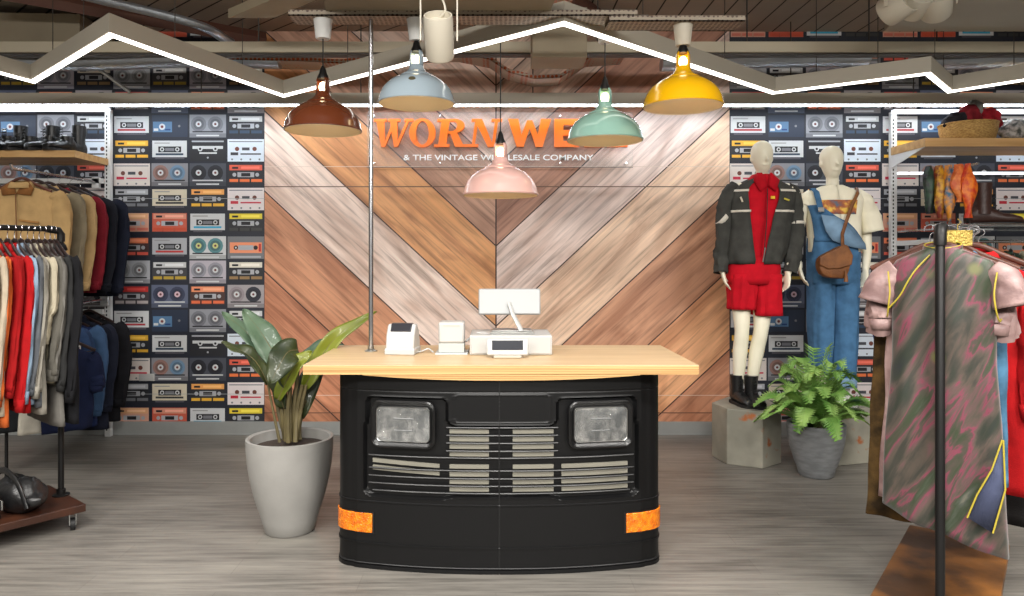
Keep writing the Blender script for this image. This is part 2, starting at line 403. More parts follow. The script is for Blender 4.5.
def letter(ch, x0, x1, ytop, ybot, shear=0):
    """px box of the glyph"""
    mb = MB(); W = x1-x0; H = ybot-ytop
    def f(yy):
        def g(a, b):
            p = P(x0+a*W+(b-.5)*shear*H, ybot-b*H, SY); return (p.x, yy, p.z)
        return g
    cnt = [0]
    def poly(pp):
        cnt[0] += 1; e = (cnt[0] % 9)*.0006; mb.prism(pp, f(SY-.03-e), f(SY-.002+e*.5))
    def ring(cx, cy, a, b, a2, b2, t0=0, t1=360, n=28, tilt=0):
        for k in range(n):
            u0 = math.radians(t0+(t1-t0)*k/n); u1 = math.radians(t0+(t1-t0)*(k+1)/n)
            poly([(cx+a*math.cos(u0), cy+b*math.sin(u0)), (cx+a*math.cos(u1), cy+b*math.sin(u1)), (cx+a2*math.cos(u1+tilt), cy+b2*math.sin(u1+tilt)), (cx+a2*math.cos(u0+tilt), cy+b2*math.sin(u0+tilt))])
    s = .1
    if ch == 'Ws':
        poly([(.05,1),(.27,1),(.37,0),(.27,0)]); poly([(.30,0),(.37,0),(.58,.9),(.50,.9)]); poly([(.42,.95),(.62,.95),(.70,0),(.60,0)]); poly([(.62,0),(.70,0),(.95,1),(.88,1)])
        poly([(0,.9),(.34,.9),(.34,1),(0,1)]); poly([(.38,.9),(.70,.9),(.70,1),(.38,1)]); poly([(.8,.9),(1.04,.9),(1.04,1),(.8,1)])
    if ch == 'Os':
        ring(.5, .5, .5, .52, .24, .42)
    if ch == 'Rs':
        poly([(.12,0),(.36,0),(.36,1),(.12,1)]); poly([(0,0),(.46,0),(.46,.1),(0,.1)]); poly([(0,.9),(.4,.9),(.4,1),(0,1)])
        ring(.48, .74, .34, .26, .12, .17, -90, 90, 14); poly([(.34,.9),(.5,.9),(.5,1),(.34,1)]); poly([(.34,.46),(.5,.46),(.5,.56),(.34,.56)])
        poly([(.42,.5),(.62,.52),(.9,0),(.62,0)]); poly([(.62,0),(1.0,0),(1.0,.1),(.62,.1)])
    if ch == 'Ns':
        poly([(.12,0),(.22,0),(.22,1),(.12,1)]); poly([(.08,1),(.34,1),(.86,0),(.66,0)]); poly([(.78,0),(.88,0),(.88,1),(.78,1)])
        poly([(0,0),(.34,0),(.34,.1),(0,.1)]); poly([(0,.9),(.3,.9),(.3,1),(0,1)]); poly([(.66,.9),(1.02,.9),(1.02,1),(.66,1)])
    if ch == 'W':
        poly([(0,1),(.24,1),(.36,0),(.2,0)]); poly([(.2,0),(.36,0),(.56,.95),(.44,.95)]); poly([(.44,.95),(.56,.95),(.80,0),(.64,0)]); poly([(.64,0),(.80,0),(1,1),(.76,1)])
    if ch == 'E':
        poly([(0,0),(.36,0),(.36,1),(0,1)]); poly([(.3,0),(1,0),(1,.22),(.3,.22)]); poly([(.3,.4),(.9,.4),(.9,.6),(.3,.6)]); poly([(.3,.78),(1,.78),(1,1),(.3,1)])
    if ch == 'L':
        poly([(0,0),(.38,0),(.38,1),(0,1)]); poly([(.3,0),(1,0),(1,.22),(.3,.22)])
    return obj('letter', mb, M_orange, sg, world=True, smooth=False)
for ch, x0, x1, sh in (('Ws',373,411,.1),('Os',409.5,436,.0),('Rs',436,470,.14),('Ns',470,500,.14),('W',508,551,0),('E',554,579,0),('L',584,604,0),('L',607,627,0)):
    letter(ch, x0, x1, 119.5, 147.5, sh)
def text_mesh(s, height, width=None, depth=.002):
    cu = bpy.data.curves.new('t', 'FONT'); cu.body = s; cu.size = 1; cu.extrude = depth; cu.offset = .012; cu.align_x = 'CENTER'
    o = bpy.data.objects.new('t', cu); COL.objects.link(o)
    dg = bpy.context.evaluated_depsgraph_get(); me = bpy.data.meshes.new_from_object(o.evaluated_get(dg))
    xs = [v.co.x for v in me.vertices]; w = max(xs)-min(xs); h = max(v.co.y for v in me.vertices)-min(v.co.y for v in me.vertices)
    sx = width/w if width else height/h; sy = height/h; mx = (max(xs)+min(xs))/2
    for v in me.vertices: v.co = ((v.co.x-mx)*sx, v.co.z, v.co.y*sy)
    bpy.data.objects.remove(o); return me
me = text_mesh('& THE VINTAGE WHOLESALE COMPANY', 5.6*sc, 190*sc)
me.materials.append(mat('white_vinyl', (246,246,246), .5, emit=None)); o = bpy.data.objects.new('tagline', me); link(o, sg)
p = P(498.5, 160.2, SY); o.location = wm(sg).inverted() @ Vector((p.x, SY-.004, p.z)); o['label'] = 'small white line of capital letters under the orange ones'

# ================================================================ WALL SWITCH PLATE
p = P(148, 377, WY)
o = obj('blank_plate', MB().box((-.065,-.018,-.03), (.065,0,.03)).box((-.058,-.021,-.024), (.058,-.018,.024)), M_wplastic, bevel=.003); o.location = (p.x, WY-.009, p.z)
tag(o, 'small white rectangular plate fixed on the cassette wallpaper', 'wall plate')

# ================================================================ CEILING GEAR
M_beam = mat('cream_beam', (196,186,164), .6); M_under = mat('dark_slot', (70,66,60), .7)
t = thing('support_beam', 'long cream steel channel running the full width high above the counter', 'beam', (0,5.3,3.0))
zb, zt = 1.48+208*5.3/F, 1.48+218.5*5.3/F
obj('flange', MB().box((-5.49,5.3,zb), (5.49,5.42,zt)), M_beam, t, world=True, smooth=False)
obj('underside_slot', MB().box((-5.49,5.315,zb-.012), (5.49,5.41,zb)), M_under, t, world=True, smooth=False)
for x in (-4.2,-2.9,-1.75,-.4,.75,1.85,2.75,3.25,4.3): obj('hanger_rod', MB().tube([(x,5.36,zt), (x,5.36,CZ)], .006, 6), M_rod, t, world=True)
t = thing('linear_light', 'straight horizontal LED light bar just in front of the back wall', 'ceiling light', (0,5.9,2.73))
z0 = 1.48+154.3*5.88/F; 
obj('housing', MB().box((-5.49,5.88,z0+.012), (5.49,5.96,z0+.105)), M_grey, t, world=True, smooth=False)
obj('diffuser', MB().box((-5.49,5.884,z0+.004), (5.49,5.93,z0+.0125)), mat('led_diffuser_bar', (255,255,255), .5, emit=(236,246,255), es=24), t, world=True, smooth=False)
for x in (-4.2,-2.4,-1.1,.3,1.5,2.4,3.4,4.4): obj('hanger_rod', MB().tube([(x,5.92,z0+.1), (x,5.92,CZ)], .005, 6), M_rod, t, world=True)
# zigzag
ZZ = [(-3.62,3.95),(-3.296,5.175),(-2.17,4.10),(-1.643,5.62),(.363,3.90),(2.107,5.52),(2.94,4.95),(3.42,5.48),(4.3,4.45)]
def offs(pts, d):
    out = []
    for i, p in enumerate(pts):
        a = Vector(pts[max(0,i-1)]); b = Vector(pts[i]); c = Vector(pts[min(len(pts)-1,i+1)])
        n = []
        for u, v in ((a,b),(b,c)):
            if (v-u).length > 1e-6:
                t_ = (v-u).normalized(); n.append(Vector((-t_.y, t_.x)))
        m_ = sum(n, Vector((0,0))).normalized(); k = 1/max(.3, m_.dot(n[0])); out.append(Vector(p)+m_*d*k)
    return out
ZB = 2.745
def zz_path(mb, w, z0, z1):
    A = offs(ZZ, w/2); B = offs(ZZ, -w/2)
    for i in range(len(ZZ)-1):
        q_ = [A[i], A[i+1], B[i+1], B[i]]
        mb.prism([tuple(p) for p in q_], lambda a, b: (a,b,z0), lambda a, b: (a,b,z1))
    return mb
t = thing('zigzag_light', 'suspended zigzag LED light with grey housing above the counter', 'ceiling light', (0,4.6,ZB))
obj('housing', zz_path(MB(), .05, ZB+.008, ZB+.115), M_grey, t, world=True, smooth=False)
obj('diffuser', zz_path(MB(), .036, ZB-.002, ZB+.008), M_led, t, world=True, smooth=False)
for i, (x, y) in enumerate(ZZ[:-1]):
    for k in (.3, .7):
        a = Vector(ZZ[i]).lerp(Vector(ZZ[i+1]), k); obj('hanger_wire', MB().tube([(a.x,a.y,ZB+.11), (a.x,a.y,CZ)], .003, 6), M_rod, t, world=True)
# rafts, ducts
M_raft = mat('olive_raft', (128,117,98), .75, var=.06, vscale=3); M_raft2 = mat('light_raft', (168,162,148), .7, var=.05, vscale=2); M_duct = mat('duct_board', (150,138,116), .7, var=.08, vscale=4)
def slab(name, label, cat, poly, z0, z1, m):
    o = obj(name, MB().prism(poly, lambda a, b: (a,b,z0), lambda a, b: (a,b,z1)), m, smooth=False); tag(o, label, cat); return o
slab('ceiling_raft', 'brown-grey suspended ceiling panel above the brown and blue pendants', 'ceiling panel', [(-.92,3.95),(.28,3.95),(.35,3.0),(-.75,3.0)], 2.80, 2.86, M_raft)
slab('ceiling_raft', 'pale smooth ceiling panel at the top right above the basket shelf', 'ceiling panel', [(2.75,5.15),(4.9,5.15),(4.9,3.6),(2.35,3.6)], 3.10, 3.16, M_raft2)
slab('air_duct', 'boxy grey-brown duct at the top left above the zigzag light', 'duct', [(-5.4,5.35),(-3.15,5.5),(-3.15,6.0),(-5.4,6.0)], 3.08, 3.34, M_duct)
slab('air_duct', 'pale slanting duct board beside the left edge of the brown-grey ceiling panel', 'duct', [(-1.75,4.75),(-1.45,4.75),(-.80,4.15),(-1.0,4.1)], 3.06, 3.12, M_duct)
slab('air_duct', 'beige rectangular duct box behind the zigzag light peak', 'duct', [(.25,4.95),(.62,4.95),(.62,5.25),(.25,5.25)], 2.86, 3.2, M_duct)
M_brown = mat('rust_beam', (92,58,46), .6)
o = obj('roof_beam', MB().tube([(-3.6,4.9,3.34), (-1.9,6.0,3.30)], [(.03,.06),(.03,.06)], 4), M_brown, smooth=False); tag(o, 'dark rust-brown steel beam slanting across the ceiling at the top left', 'beam')
o = obj('roof_beam', MB().tube([(.55,5.2,3.36), (1.05,5.95,3.34)], [(.03,.06),(.03,.06)], 4), M_brown, smooth=False); tag(o, 'short rust-brown beam end under the ceiling right of the zigzag peak', 'beam')
# cable trays
def tray_mat(c, hole, scale=40):
    m = bpy.data.materials.new('perforated_tray'); m.use_nodes = True; nt = m.node_tree; b = nt.nodes['Principled BSDF']
    tc = nt.nodes.new('ShaderNodeTexCoord'); v = nt.nodes.new('ShaderNodeTexVoronoi'); v.inputs['Scale'].default_value = scale; v.inputs['Randomness'].default_value = .15
    nt.links.new(tc.outputs['Object'], v.inputs['Vector']); r = nt.nodes.new('ShaderNodeValToRGB'); r.color_ramp.interpolation = 'CONSTANT'
    r.color_ramp.elements[0].color = lin(hole); r.color_ramp.elements[1].color = lin(c); r.color_ramp.elements[1].position = .36
    nt.links.new(v.outputs['Distance'], r.inputs['Fac']); nt.links.new(r.outputs['Color'], b.inputs['Base Color']); b.inputs['Roughness'].default_value = .5; b.inputs['Metallic'].default_value = .3
    return m
T1 = tray_mat((150,138,122), (80,62,54)); T2 = tray_mat((176,160,144), (178,84,46), 30); T3 = mat('foil_wrap', (186,194,204), .3, .8, bump=.8, bscale=25)
M_cable = mat('orange_cable', (198,92,48), .6)
def ctray(label, pts, w, m, cables=0, lip=.03):
    pts = [Vector(p) for p in pts]; t = thing('cable_tray', label, 'cable tray', pts[0])
    mb = MB()
    for s_, (a0, a1, h0, h1) in enumerate(((-w/2,w/2,0,.006),(-w/2,-w/2+.006,0,lip),(w/2-.006,w/2,0,lip))):
        rs = []
        for i, p in enumerate(pts):
            tt = (pts[min(i+1,len(pts)-1)]-pts[max(0,i-1)]); n = Vector((-tt.y, tt.x, 0)).normalized()
            rs.append([p+n*a0+Vector((0,0,h0)), p+n*a1+Vector((0,0,h0)), p+n*a1+Vector((0,0,h1)), p+n*a0+Vector((0,0,h1))])
        mb.rings(rs)
    obj('channel', mb, m, t, world=True, smooth=False)
    for k in range(cables):
        o_ = (k-(cables-1)/2)*w*.8/max(1,cables)
        obj('cable', MB().tube([p+Vector((0,o_,.018+.008*(k % 2))) for p in pts], .009, 6), M_cable if k % 2 == 0 else M_cream, t, world=True)
    return t
ctray('perforated steel cable tray above the brown pendant cup', [(-1.1,3.93,2.775),(.75,3.93,2.775)], .16, T1)
ctray('perforated steel cable tray above the yellow pendant cup', [(.6,3.93,2.745),(1.32,3.93,2.745)], .16, T1)
ctray('orange cable tray dipping behind the blue pendant', [(-2.1,5.75,3.03),(-1.55,5.75,3.02),(-1.2,5.75,3.0),(-.75,5.75,3.07),(-.3,5.75,3.08),(-.05,5.75,3.03),(.1,5.75,2.93),(.3,5.75,2.88),(.5,5.75,2.89),(.72,5.75,3.04),(1.0,5.75,3.06)], .26, T2, 4)
ctray('cable tray with orange cables over the top of the blue pendant', [(-.6,4.6,2.99),(.05,4.6,2.99)], .12, T2, 2)
ctray('orange cable tray high above the zigzag peak', [(.05,4.3,3.02),(.45,4.35,3.02)], .2, T2, 3)
def duct(label, pts, r, m):
    o = obj('foil_duct', MB().tube(bez(pts, 6), r, 14, flat=.6), m); tag(o, label, 'duct')
duct('silver foil-wrapped duct above the light bar on the far left', [(-4.9,5.7,3.05),(-4.0,5.68,3.03),(-3.3,5.7,3.02),(-2.3,5.7,3.05),(-1.7,5.72,3.04)], .09, T3)
duct('silver foil-wrapped duct above the light bar on the right', [(1.3,5.72,3.02),(2.2,5.68,3.04),(2.9,5.7,3.05)], .09, T3)
duct('silver foil-wrapped duct at the far right end of the ceiling', [(3.25,5.7,3.02),(4.1,5.68,3.04),(5.2,5.7,3.05)], .09, T3)
duct('slanting silver duct left of the first zigzag slope', [(-2.85,5.0,3.3),(-2.2,5.28,3.2),(-2.05,5.6,3.16)], .05, T3)
o = obj('conduit', MB().tube([P(75,52,5.7), P(130,92,5.84)], .014, 8), M_steel); tag(o, 'thin grey conduit slanting down to the light bar at the left', 'conduit')
# spotlights
def spot(label, c, r, L, tilt, yoke=True, rz=0):
    t = thing('spotlight', label, 'spotlight', c, rz)
    R = Matrix.Rotation(tilt, 4, 'X')
    obj('lamp_body', MB().lathe([(0,.0),(r*.93,0),(r,.01),(r,L-.02),(r*.96,L),(r*.88,L),(r*.88,L-.03),(0,L-.035)], 28, M=R @ Matrix.Translation((0,0,-L/2))), M_cream, t)
    if yoke:
        obj('yoke', MB().box((-r-.02,-.012,-.02),(-r-.014,.012,r+.13)).box((r+.014,-.012,-.02),(r+.02,.012,r+.13)).box((-r-.02,-.012,r+.12),(r+.02,.012,r+.128)), M_cream, t, smooth=False)
        obj('mounting_stem', MB().tube([(0,0,r+.12),(0,0,.45)], .012, 8), M_cream, t)
        obj('power_cable', MB().tube(bez([(0,0,L*.4),(.03,-.02,L*.6),(.0,0,r+.14)],5), .005, 6), M_cream, t)
    return t
spot('cream cylinder spotlight hanging in a bracket beside the blue pendant', P(439,37,3.3), .066, .2, math.radians(38))
c = P(897,6,4.4); spot('leftmost cream spotlight of the trio at the top right', c, .09, .16, math.radians(72), rz=.5)
c = P(916,3,4.4); spot('middle cream spotlight of the trio at the top right', c, .08, .16, math.radians(66), rz=-.1)
c = P(936,3,4.4); spot('rightmost cream spotlight of the trio at the top right', c, .09, .17, math.radians(60), rz=-.5)

# ================================================================ PENDANTS
M_inner = mat('shade_inside', (226,208,180), .5)
M_bulb = mat('bulb_glass', (255,235,190), .4, emit=(255,230,180), es=9)
def pendant(label, px, rim_y, Y, c, zcup, R=.205):
    p = P(px, rim_y, Y); z = p.z
    m = mat('enamel', c, .22, .0, spec=.6, coat=.6)
    t = thing('pendant_lamp', label, 'pendant lamp', (p.x, Y, z), 0, 'dome pendant lamps over the counter')
    k = R/.205
    pr = [(.205,0),(.208,.006),(.204,.015),(.199,.04),(.186,.072),(.165,.10),(.137,.124),(.108,.140),(.091,.147),(.089,.152),(.075,.160),(.055,.172),(.042,.188),(.036,.21)]
    obj('shade', MB().lathe([(r*k, zz*k) for r, zz in pr], 48), m, t)
    obj('shade_lining', MB().lathe([(r*k*.975, zz*k-.002) for r, zz in pr[:11]], 48), M_inner, t, label='pale lining inside the shade')
    # neck with an open side
    a0, a1 = math.radians(-62), math.radians(218); n = 20
    rs = [[(k*r*math.cos(a0+(a1-a0)*j/n), k*r*math.sin(a0+(a1-a0)*j/n), zz*k) for j in range(n+1)] for r, zz in ((.036,.205),(.035,.27),(.030,.285))]
    obj('neck', MB().rings(rs, False, False), m, t, solid=.003)
    obj('bulb', MB().ball((0,0,.235*k), (.022*k,.022*k,.03*k)), M_bulb, t)
    obj('lower_bulb', MB().ball((0,0,.10*k), (.03,.03,.035)), M_bulb, t)
    obj('socket_cap', MB().lathe([(.03,.28*k),(.03,.292*k),(.021,.31*k),(.016,.33*k),(.007,.35*k)], 20, cap=True), M_black, t)
    ct = zcup-z
    obj('cord', MB().tube([(0,0,.345*k),(0,0,ct+.01)], .0035, 8), M_dark, t)
    obj('ceiling_cup', MB().lathe([(.036,ct),(.040,ct+.006),(.050,ct+.10),(.054,ct+.118),(.054,ct+.124)], 28, cap=True), M_cream if c[0] > 200 else M_white, t)
    return t
def zc(y, Y): return CAMZ+(HY-y)*Y/F
pendant('glossy brown dome pendant lamp, leftmost of the five', 323, 131, 3.92, (96,46,24), zc(39,3.92))
lb_ = pendant('pale blue dome pendant lamp beside the cream spotlight', 416.5, 104, 3.92, (176,194,206), zc(41,3.92))
R_b = Matrix.Translation((-.005,-.166,.098)) @ Matrix.Rotation(math.radians(50), 4, 'X')
obj('badge', MB().lathe([(.001,.004),(.016,.003),(.019,0)], 20, M=R_b @ Matrix.Scale(.75, 4, (0,1,0))), mat('badge_olive', (92,84,60), .4), lb_, label='small dark oval badge')
pendant('pale pink dome pendant lamp hanging low in the middle', 500.5, 195.5, 4.30, (224,180,172), zc(38,4.3), .222)
pendant('mint green dome pendant lamp in front of the orange sign', 605, 141, 4.30, (146,188,174), zc(43,4.3), .222)
pendant('bright yellow dome pendant lamp, rightmost of the five', 683, 107, 3.92, (238,180,6), zc(46,3.92), .212)
o = obj('conduit', MB().tube([(-.1,4.3,zc(38,4.3)+.128),(.9,4.3,zc(38,4.3)+.128)], .012, 8).tube([(.1,4.3,zc(38,4.3)+.13),(.1,4.3,CZ)], .006, 6), M_steel)
tag(o, 'thin grey conduit behind the zigzag light that carries the pink pendant', 'conduit')
# ================================================================ COUNTER
M_body = mat('black_satin_panel', (11,11,12), .42, spec=.3, bump=.05, bscale=30)
M_blackg = mat('black_trim', (17,17,18), .3)
def wood_simple(name, c1, c2, st=(1.2,22,22), rough=.4):
    return mat(name, c1, rough, c2=c2, vscale=1.6, stretch=st)
M_maple = wood_simple('maple_top', (206,178,138), (194,164,124), (.8,9,9))
M_ply = wood_simple('ply_edge', (206,168,114), (160,120,74), (.5,.5,120))
ct = thing('sales_counter', 'black sales counter made from a vehicle front with a pale wooden top', 'counter', (.02, 3.7, 0))
CXc = .0155; HW = .79
def outline():
    """front outline: list of (x,y) from the left rear to the right rear"""
    pts = []
    for k in range(0, 9): pts.append((-HW, 4.13-(4.13-3.62)*k/8))
    R = .1
    for k in range(1, 9):
        a = PI+PI/2*k/9; pts.append((-HW+R+R*math.cos(a), 3.62+R*math.sin(a)))
    n = 150
    for k in range(n+1):
        x = -.69+1.38*k/n; pts.append((x, 3.424+.085*(abs(x)/.69)**2.2))
    right = [(-x, y) for x, y in pts[:17]][::-1]
    return pts+right
OL = outline()
ol_x = []
def nrm(i):
    a = Vector(OL[max(0,i-1)]); b = Vector(OL[min(len(OL)-1,i+1)]); t_ = (b-a).normalized(); return Vector((t_.y, -t_.x))
ON = [nrm(i) for i in range(len(OL))]
def yfront(x):
    x = abs(x)
    if x <= .69: return 3.424+.085*(x/.69)**2.2
    return 3.509+.1*(1-math.sqrt(max(0, 1-((x-.69)/.1)**2)))
YF = 3.49
def cpx(px): return (px-CX)*YF/F - CXc
def cpz(py, Y=3.47): return CAMZ+(HY-py)*Y/F
def rr_sdf(x, z, x0, x1, z0, z1, r):
    qx = abs(x-(x0+x1)/2)-(x1-x0)/2+r; qz = abs(z-(z0+z1)/2)-(z1-z0)/2+r
    return math.hypot(max(qx,0), max(qz,0))+min(max(qx,qz),0)-r
gx0, gx1 = cpx(366), cpx(636.5); gz0, gz1 = cpz(495), cpz(397); gzm = cpz(424)
hxl, hxr = cpx(448), cpx(556)
def smin(a, b, k=.02):
    h = max(k-abs(a-b), 0)/k; return min(a, b)-h*h*k*.25
def recess(x, z):
    d = min(rr_sdf(x, z, gx0, hxl, gz0, gz1, .03), rr_sdf(x, z, hxr, gx1, gz0, gz1, .03))
    return smin(d, rr_sdf(x, z, gx0, gx1, gz0, gzm, .03), .05)
RIB = [426,433.7,441.3,449.1,456,468.6,476.4,483.8,491]
RIBZ = [cpz(y) for y in RIB]
def disp(x, z):
    d = 0
    if z > .33:
        s = recess(x, z)
        if s < 0: d -= .022*min(1, -s/.008)
        elif s < .01: d += .003*(1-s/.01)
        hood = cpz(397)
        if z > cpz(421) and hxl < x < hxr and s > .004: 
            b = rr_sdf(x, z, hxl+.03, hxr-.03, cpz(421), cpz(394), .02)
            if abs(b) < .004: d += .003
        if abs(z-cpz(391)) < .002: d -= .003
    elif z > .325: d += 0
    elif z > .317: d += .005
    elif z > .126: d += .001
    elif z > .118: d += .006
    elif z > .03: d += .001
    elif z > .02: d -= .003
    else: d += .006
    if abs(x) < .0025: d -= .007
    return d
zs = sorted(set([round(v, 4) for v in [0,.003,.018,.0205,.029,.031,.117,.1185,.1255,.127,.316,.319,.3245,.3255,.331,.34]+[.34+.004*i for i in range(151)]+[.944]+[.06,.09,.16,.2,.24,.28]]))
zs = [z for z in zs if z <= .9441]
# split the seam columns
OL2 = []; ON2 = []
for i, (x, y) in enumerate(OL):
    if abs(x) < .003:
        for xx in (-.0045,-.0025,-.0022,.0022,.0025,.0045): OL2.append((xx, yfront(xx))); ON2.append(Vector((0,-1)))
    else: OL2.append((x, y)); ON2.append(ON[i])
mb = MB(); rs = []
for z in zs:
    rs.append([Vector((CXc+x+n.x*disp(x, z), y+n.y*disp(x, z), z)) for (x, y), n in zip(OL2, ON2)])
mb.rings(rs, cap=False, close=False)
mb.box((CXc-HW+.002,4.125,0), (CXc+HW-.002,4.13,.944)).box((CXc-HW+.01,3.61,.93), (CXc+HW-.01,4.125,.94))
obj('front_shell', mb, M_body, ct, world=True)
TX0, TX1 = (303-CX)/F*3.4, (699-CX)/F*3.4
obj('countertop', MB().box((TX0,3.4,.984), (TX1,4.2,.988)), M_maple, ct, world=True, smooth=False)
obj('top_edge', MB().box((TX0,3.4,.944), (TX1,4.2,.984)), M_ply, ct, world=True, smooth=False, label='layered plywood edge of the top')
obj('apron_strip', MB().prism([(CXc-.64,.944)]+[(CXc-.64+1.30*k/16, .915+.026*abs(k/8-1)**2.2) for k in range(17)]+[(CXc+.66,.944)], lambda a, b: (a,3.402,b), lambda a, b: (a,3.424,b)).box((CXc-.76,3.60,.940),(CXc+.76,4.18,.9441)), M_ply, ct, world=True, smooth=False)
def on_front(x, z, off=0, y=None):
    # x in body coordinates; returns world point
    yy = yfront(x); 
    dx = .004; t_ = Vector((2*dx, yfront(x+dx)-yfront(x-dx))).normalized() if abs(x) < .78 else Vector((.1,1 if x > 0 else -1)).normalized()
    n = Vector((t_.y, -t_.x)); return Vector((CXc+x+n.x*off, yy+n.y*off, z))
def cslab(mb, x0, x1, z0, z1, o0, o1, n=10, z0b=None, z1b=None):
    z0b = z0 if z0b is None else z0b; z1b = z1 if z1b is None else z1b; rs = []
    for k in range(n+1):
        u = k/n; x = x0+(x1-x0)*u; a = z0+(z0b-z0)*u; b = z1+(z1b-z1)*u
        rs.append([on_front(x, a, o0), on_front(x, a, o1), on_front(x, b, o1), on_front(x, b, o0)])
    return mb.rings(rs)
M_rib = mat('satin_bead', (30,30,31), .36, spec=.6)
mb = MB()
for i, z in enumerate(RIBZ):
    xa, xb = (cpx(447), cpx(557)) if i < 4 else (gx0+.012, gx1-.012)
    if i == 8: xa += .02; xb -= .02
    mb.tube([on_front(xa+(-.004-xa)*k/20, z, -.004) for k in range(21)], .0042, 8); mb.tube([on_front(.004+(xb-.004)*k/20, z, -.004) for k in range(21)], .0042, 8)
obj('grille_slats', mb, M_rib, ct, world=True)
mb = MB()
for z in (.322, .122, .026):
    mb.tube([Vector((CXc+x+n.x*.001, y+n.y*.001, z)) for (x, y), n in zip(OL[6:-6], ON[6:-6])], .0038, 8)
zt_ = cpz(397)
obj('trim_bead', mb, M_rib, ct, world=True)
obj('centre_seam', MB().add([on_front(a, z, .0012) for z in (.03,.33,.42,.944) for a in (-.0022,.0022)], [(0,1,3,2),(2,3,5,4),(4,5,7,6)]), mat('seam_dark', (5,5,5), .8), ct, world=True)
M_vent = mat('grille_backing', (118,115,104), .6, var=.08)
rows = [(428,432),(435.5,439.8),(443,447.2),(450.8,454.6),(463,466.8),(470.3,474.6),(478,482),(485.6,489.4)]
def vent(pa, pb, ya, yb, ya2=None, yb2=None):
    m_ = MB(); cslab(m_, cpx(pa), cpx(pb), cpz(yb), cpz(ya), -.023, -.010, 6, cpz(yb2) if yb2 else None, cpz(ya2) if ya2 else None)
    obj('vent_strip', m_, M_vent, ct, world=True, label='pale strip showing through the black grille')
for a, b in rows: vent(450, 489, a, b); vent(512.5, 553, a, b)
for a, b in rows[4:]: vent(561, 628.5, a, b)
vent(372, 440, 459.5, 463.5, 463, 466.6); vent(372, 440, 466.5, 471, 470, 474)
# headlights
M_refl = mat('lamp_reflector', (240,240,240), .12, 1, bump=.9, bscale=12, stretch=(1.6,1,1), c2=(70,70,70), vscale=11); M_lens = mat('lamp_glass', (220,224,224), .08, alpha=.10, spec=.8, bump=.5, bscale=90)  # dark mottling in the reflector colour stands in for varied reflections
for sgn, bx, lx in ((-1, (371.5,437), (376.5,431)), (1, (566.5,632.5), (572,626.6))):
    xm = cpx((bx[0]+bx[1])/2); zc_ = cpz(423.5); c = on_front(xm, zc_, .0)
    h = bpy.data.objects.new('headlight', None); COL.objects.link(h); h.parent = ct; h.location = wm(ct).inverted() @ c
    ta = math.atan2(yfront(xm+.01)-yfront(xm-.01), .02); h.rotation_euler = (0,0,ta)
    W_b = (bx[1]-bx[0])*YF/F; H_b = 47*YF/F; W_l = (lx[1]-lx[0])*YF/F; H_l = 34*YF/F
    rs = []
    for w, hh, r, y in ((W_b,H_b,.045,.0),(W_b,H_b,.045,-.014),(W_b-.012,H_b-.012,.04,-.019),(W_b-.02,H_b-.02,.036,-.014),(W_l+.012,H_l+.012,.026,-.006),(W_l+.006,H_l+.006,.024,-.010),(W_l,H_l,.022,-.008),(W_l,H_l,.022,.012)):
        rs.append([Vector((a, y, b)) for a, b in rrect(w, hh, r)])
    obj('bezel', MB().rings(rs, False), M_blackg, h, label='rounded black bezel around the lamp')
    rs = [[Vector((a*s, y, b*s)) for a, b in rrect(W_l, H_l, .022)] for s, y in ((1,-.006),(.93,.002),(.8,.008),(.6,.013),(.35,.017),(.12,.019))]
    mbr = MB().rings(rs, True)
    obj('reflector', mbr, M_refl, h)
    obj('bulb_shield', MB().lathe([(.001,-.004),(.020,.0),(.024,.012)], 20, M=Matrix.Rotation(PI/2,4,'X') @ Matrix.Scale(1,4)), mat('bulb_cap', (96,96,94), .25, .8), h)
    obj('bulb_holder', MB().tube([(-.05,-.003,.026),(.05,-.003,.026)], .006, 8).tube([(-.045,-.003,-.03),(.045,-.003,-.03)], .005, 8), mat('holder_grey', (70,70,70), .3, .8), h)
    rs = [[Vector((a*s, y, b*s)) for a, b in rrect(W_l, H_l, .022)] for s, y in ((1,-.006),(.99,-.009),(.6,-.012),(.1,-.013))]
    obj('lens', MB().rings(rs, True), M_lens, h)
    obj('inner_ring', MB().rings([[Vector((a, y, b)) for a, b in rrect(W_l+e, H_l+e, .024)] for e, y in ((.004,-.009),(.001,-.012),(-.004,-.009))], False), M_steel, h)
M_amber = mat('amber_lens', (206,98,8), .25, coat=.4, bump=.7, bscale=120, c2=(232,132,16), vscale=40)
# indicators wrap the corners, following the outline
def wrap_slab(mb, i0, i1, z0, z1, o0, o1):
    rs = []
    for i in range(i0, i1+1):
        x, y = OL[i]; n = ON[i]
        rs.append([Vector((CXc+x+n.x*o, y+n.y*o, z)) for o, z in ((o0,z0),(o1,z0),(o1,z1),(o0,z1))])
    mb.rings(rs)
NL = len(OL)
iz0, iz1 = cpz(528.5, 3.54), cpz(509.5, 3.54)
il = min(range(NL), key=lambda i: abs(OL[i][0]-(cpx(373)))+(0 if 16 < i < 100 else 9))
for i0, i1, lb in ((8, il, 'orange indicator lamp on the left corner'), (NL-1-il, NL-9, 'orange indicator lamp on the right corner')):
    m_ = MB(); wrap_slab(m_, i0, i1, iz0, iz1, .0, .010); io = obj('indicator', m_, M_amber, ct, world=True, bevel=.003, label=lb)
    m_ = MB(); wrap_slab(m_, i0-1, i1+1, iz0-.005, iz1+.005, -.002, .004); obj('indicator_rim', m_, M_blackg, io, world=False)
    bpy.context.view_layer.update()
    io.children[0].data.transform(wm(ct).inverted())

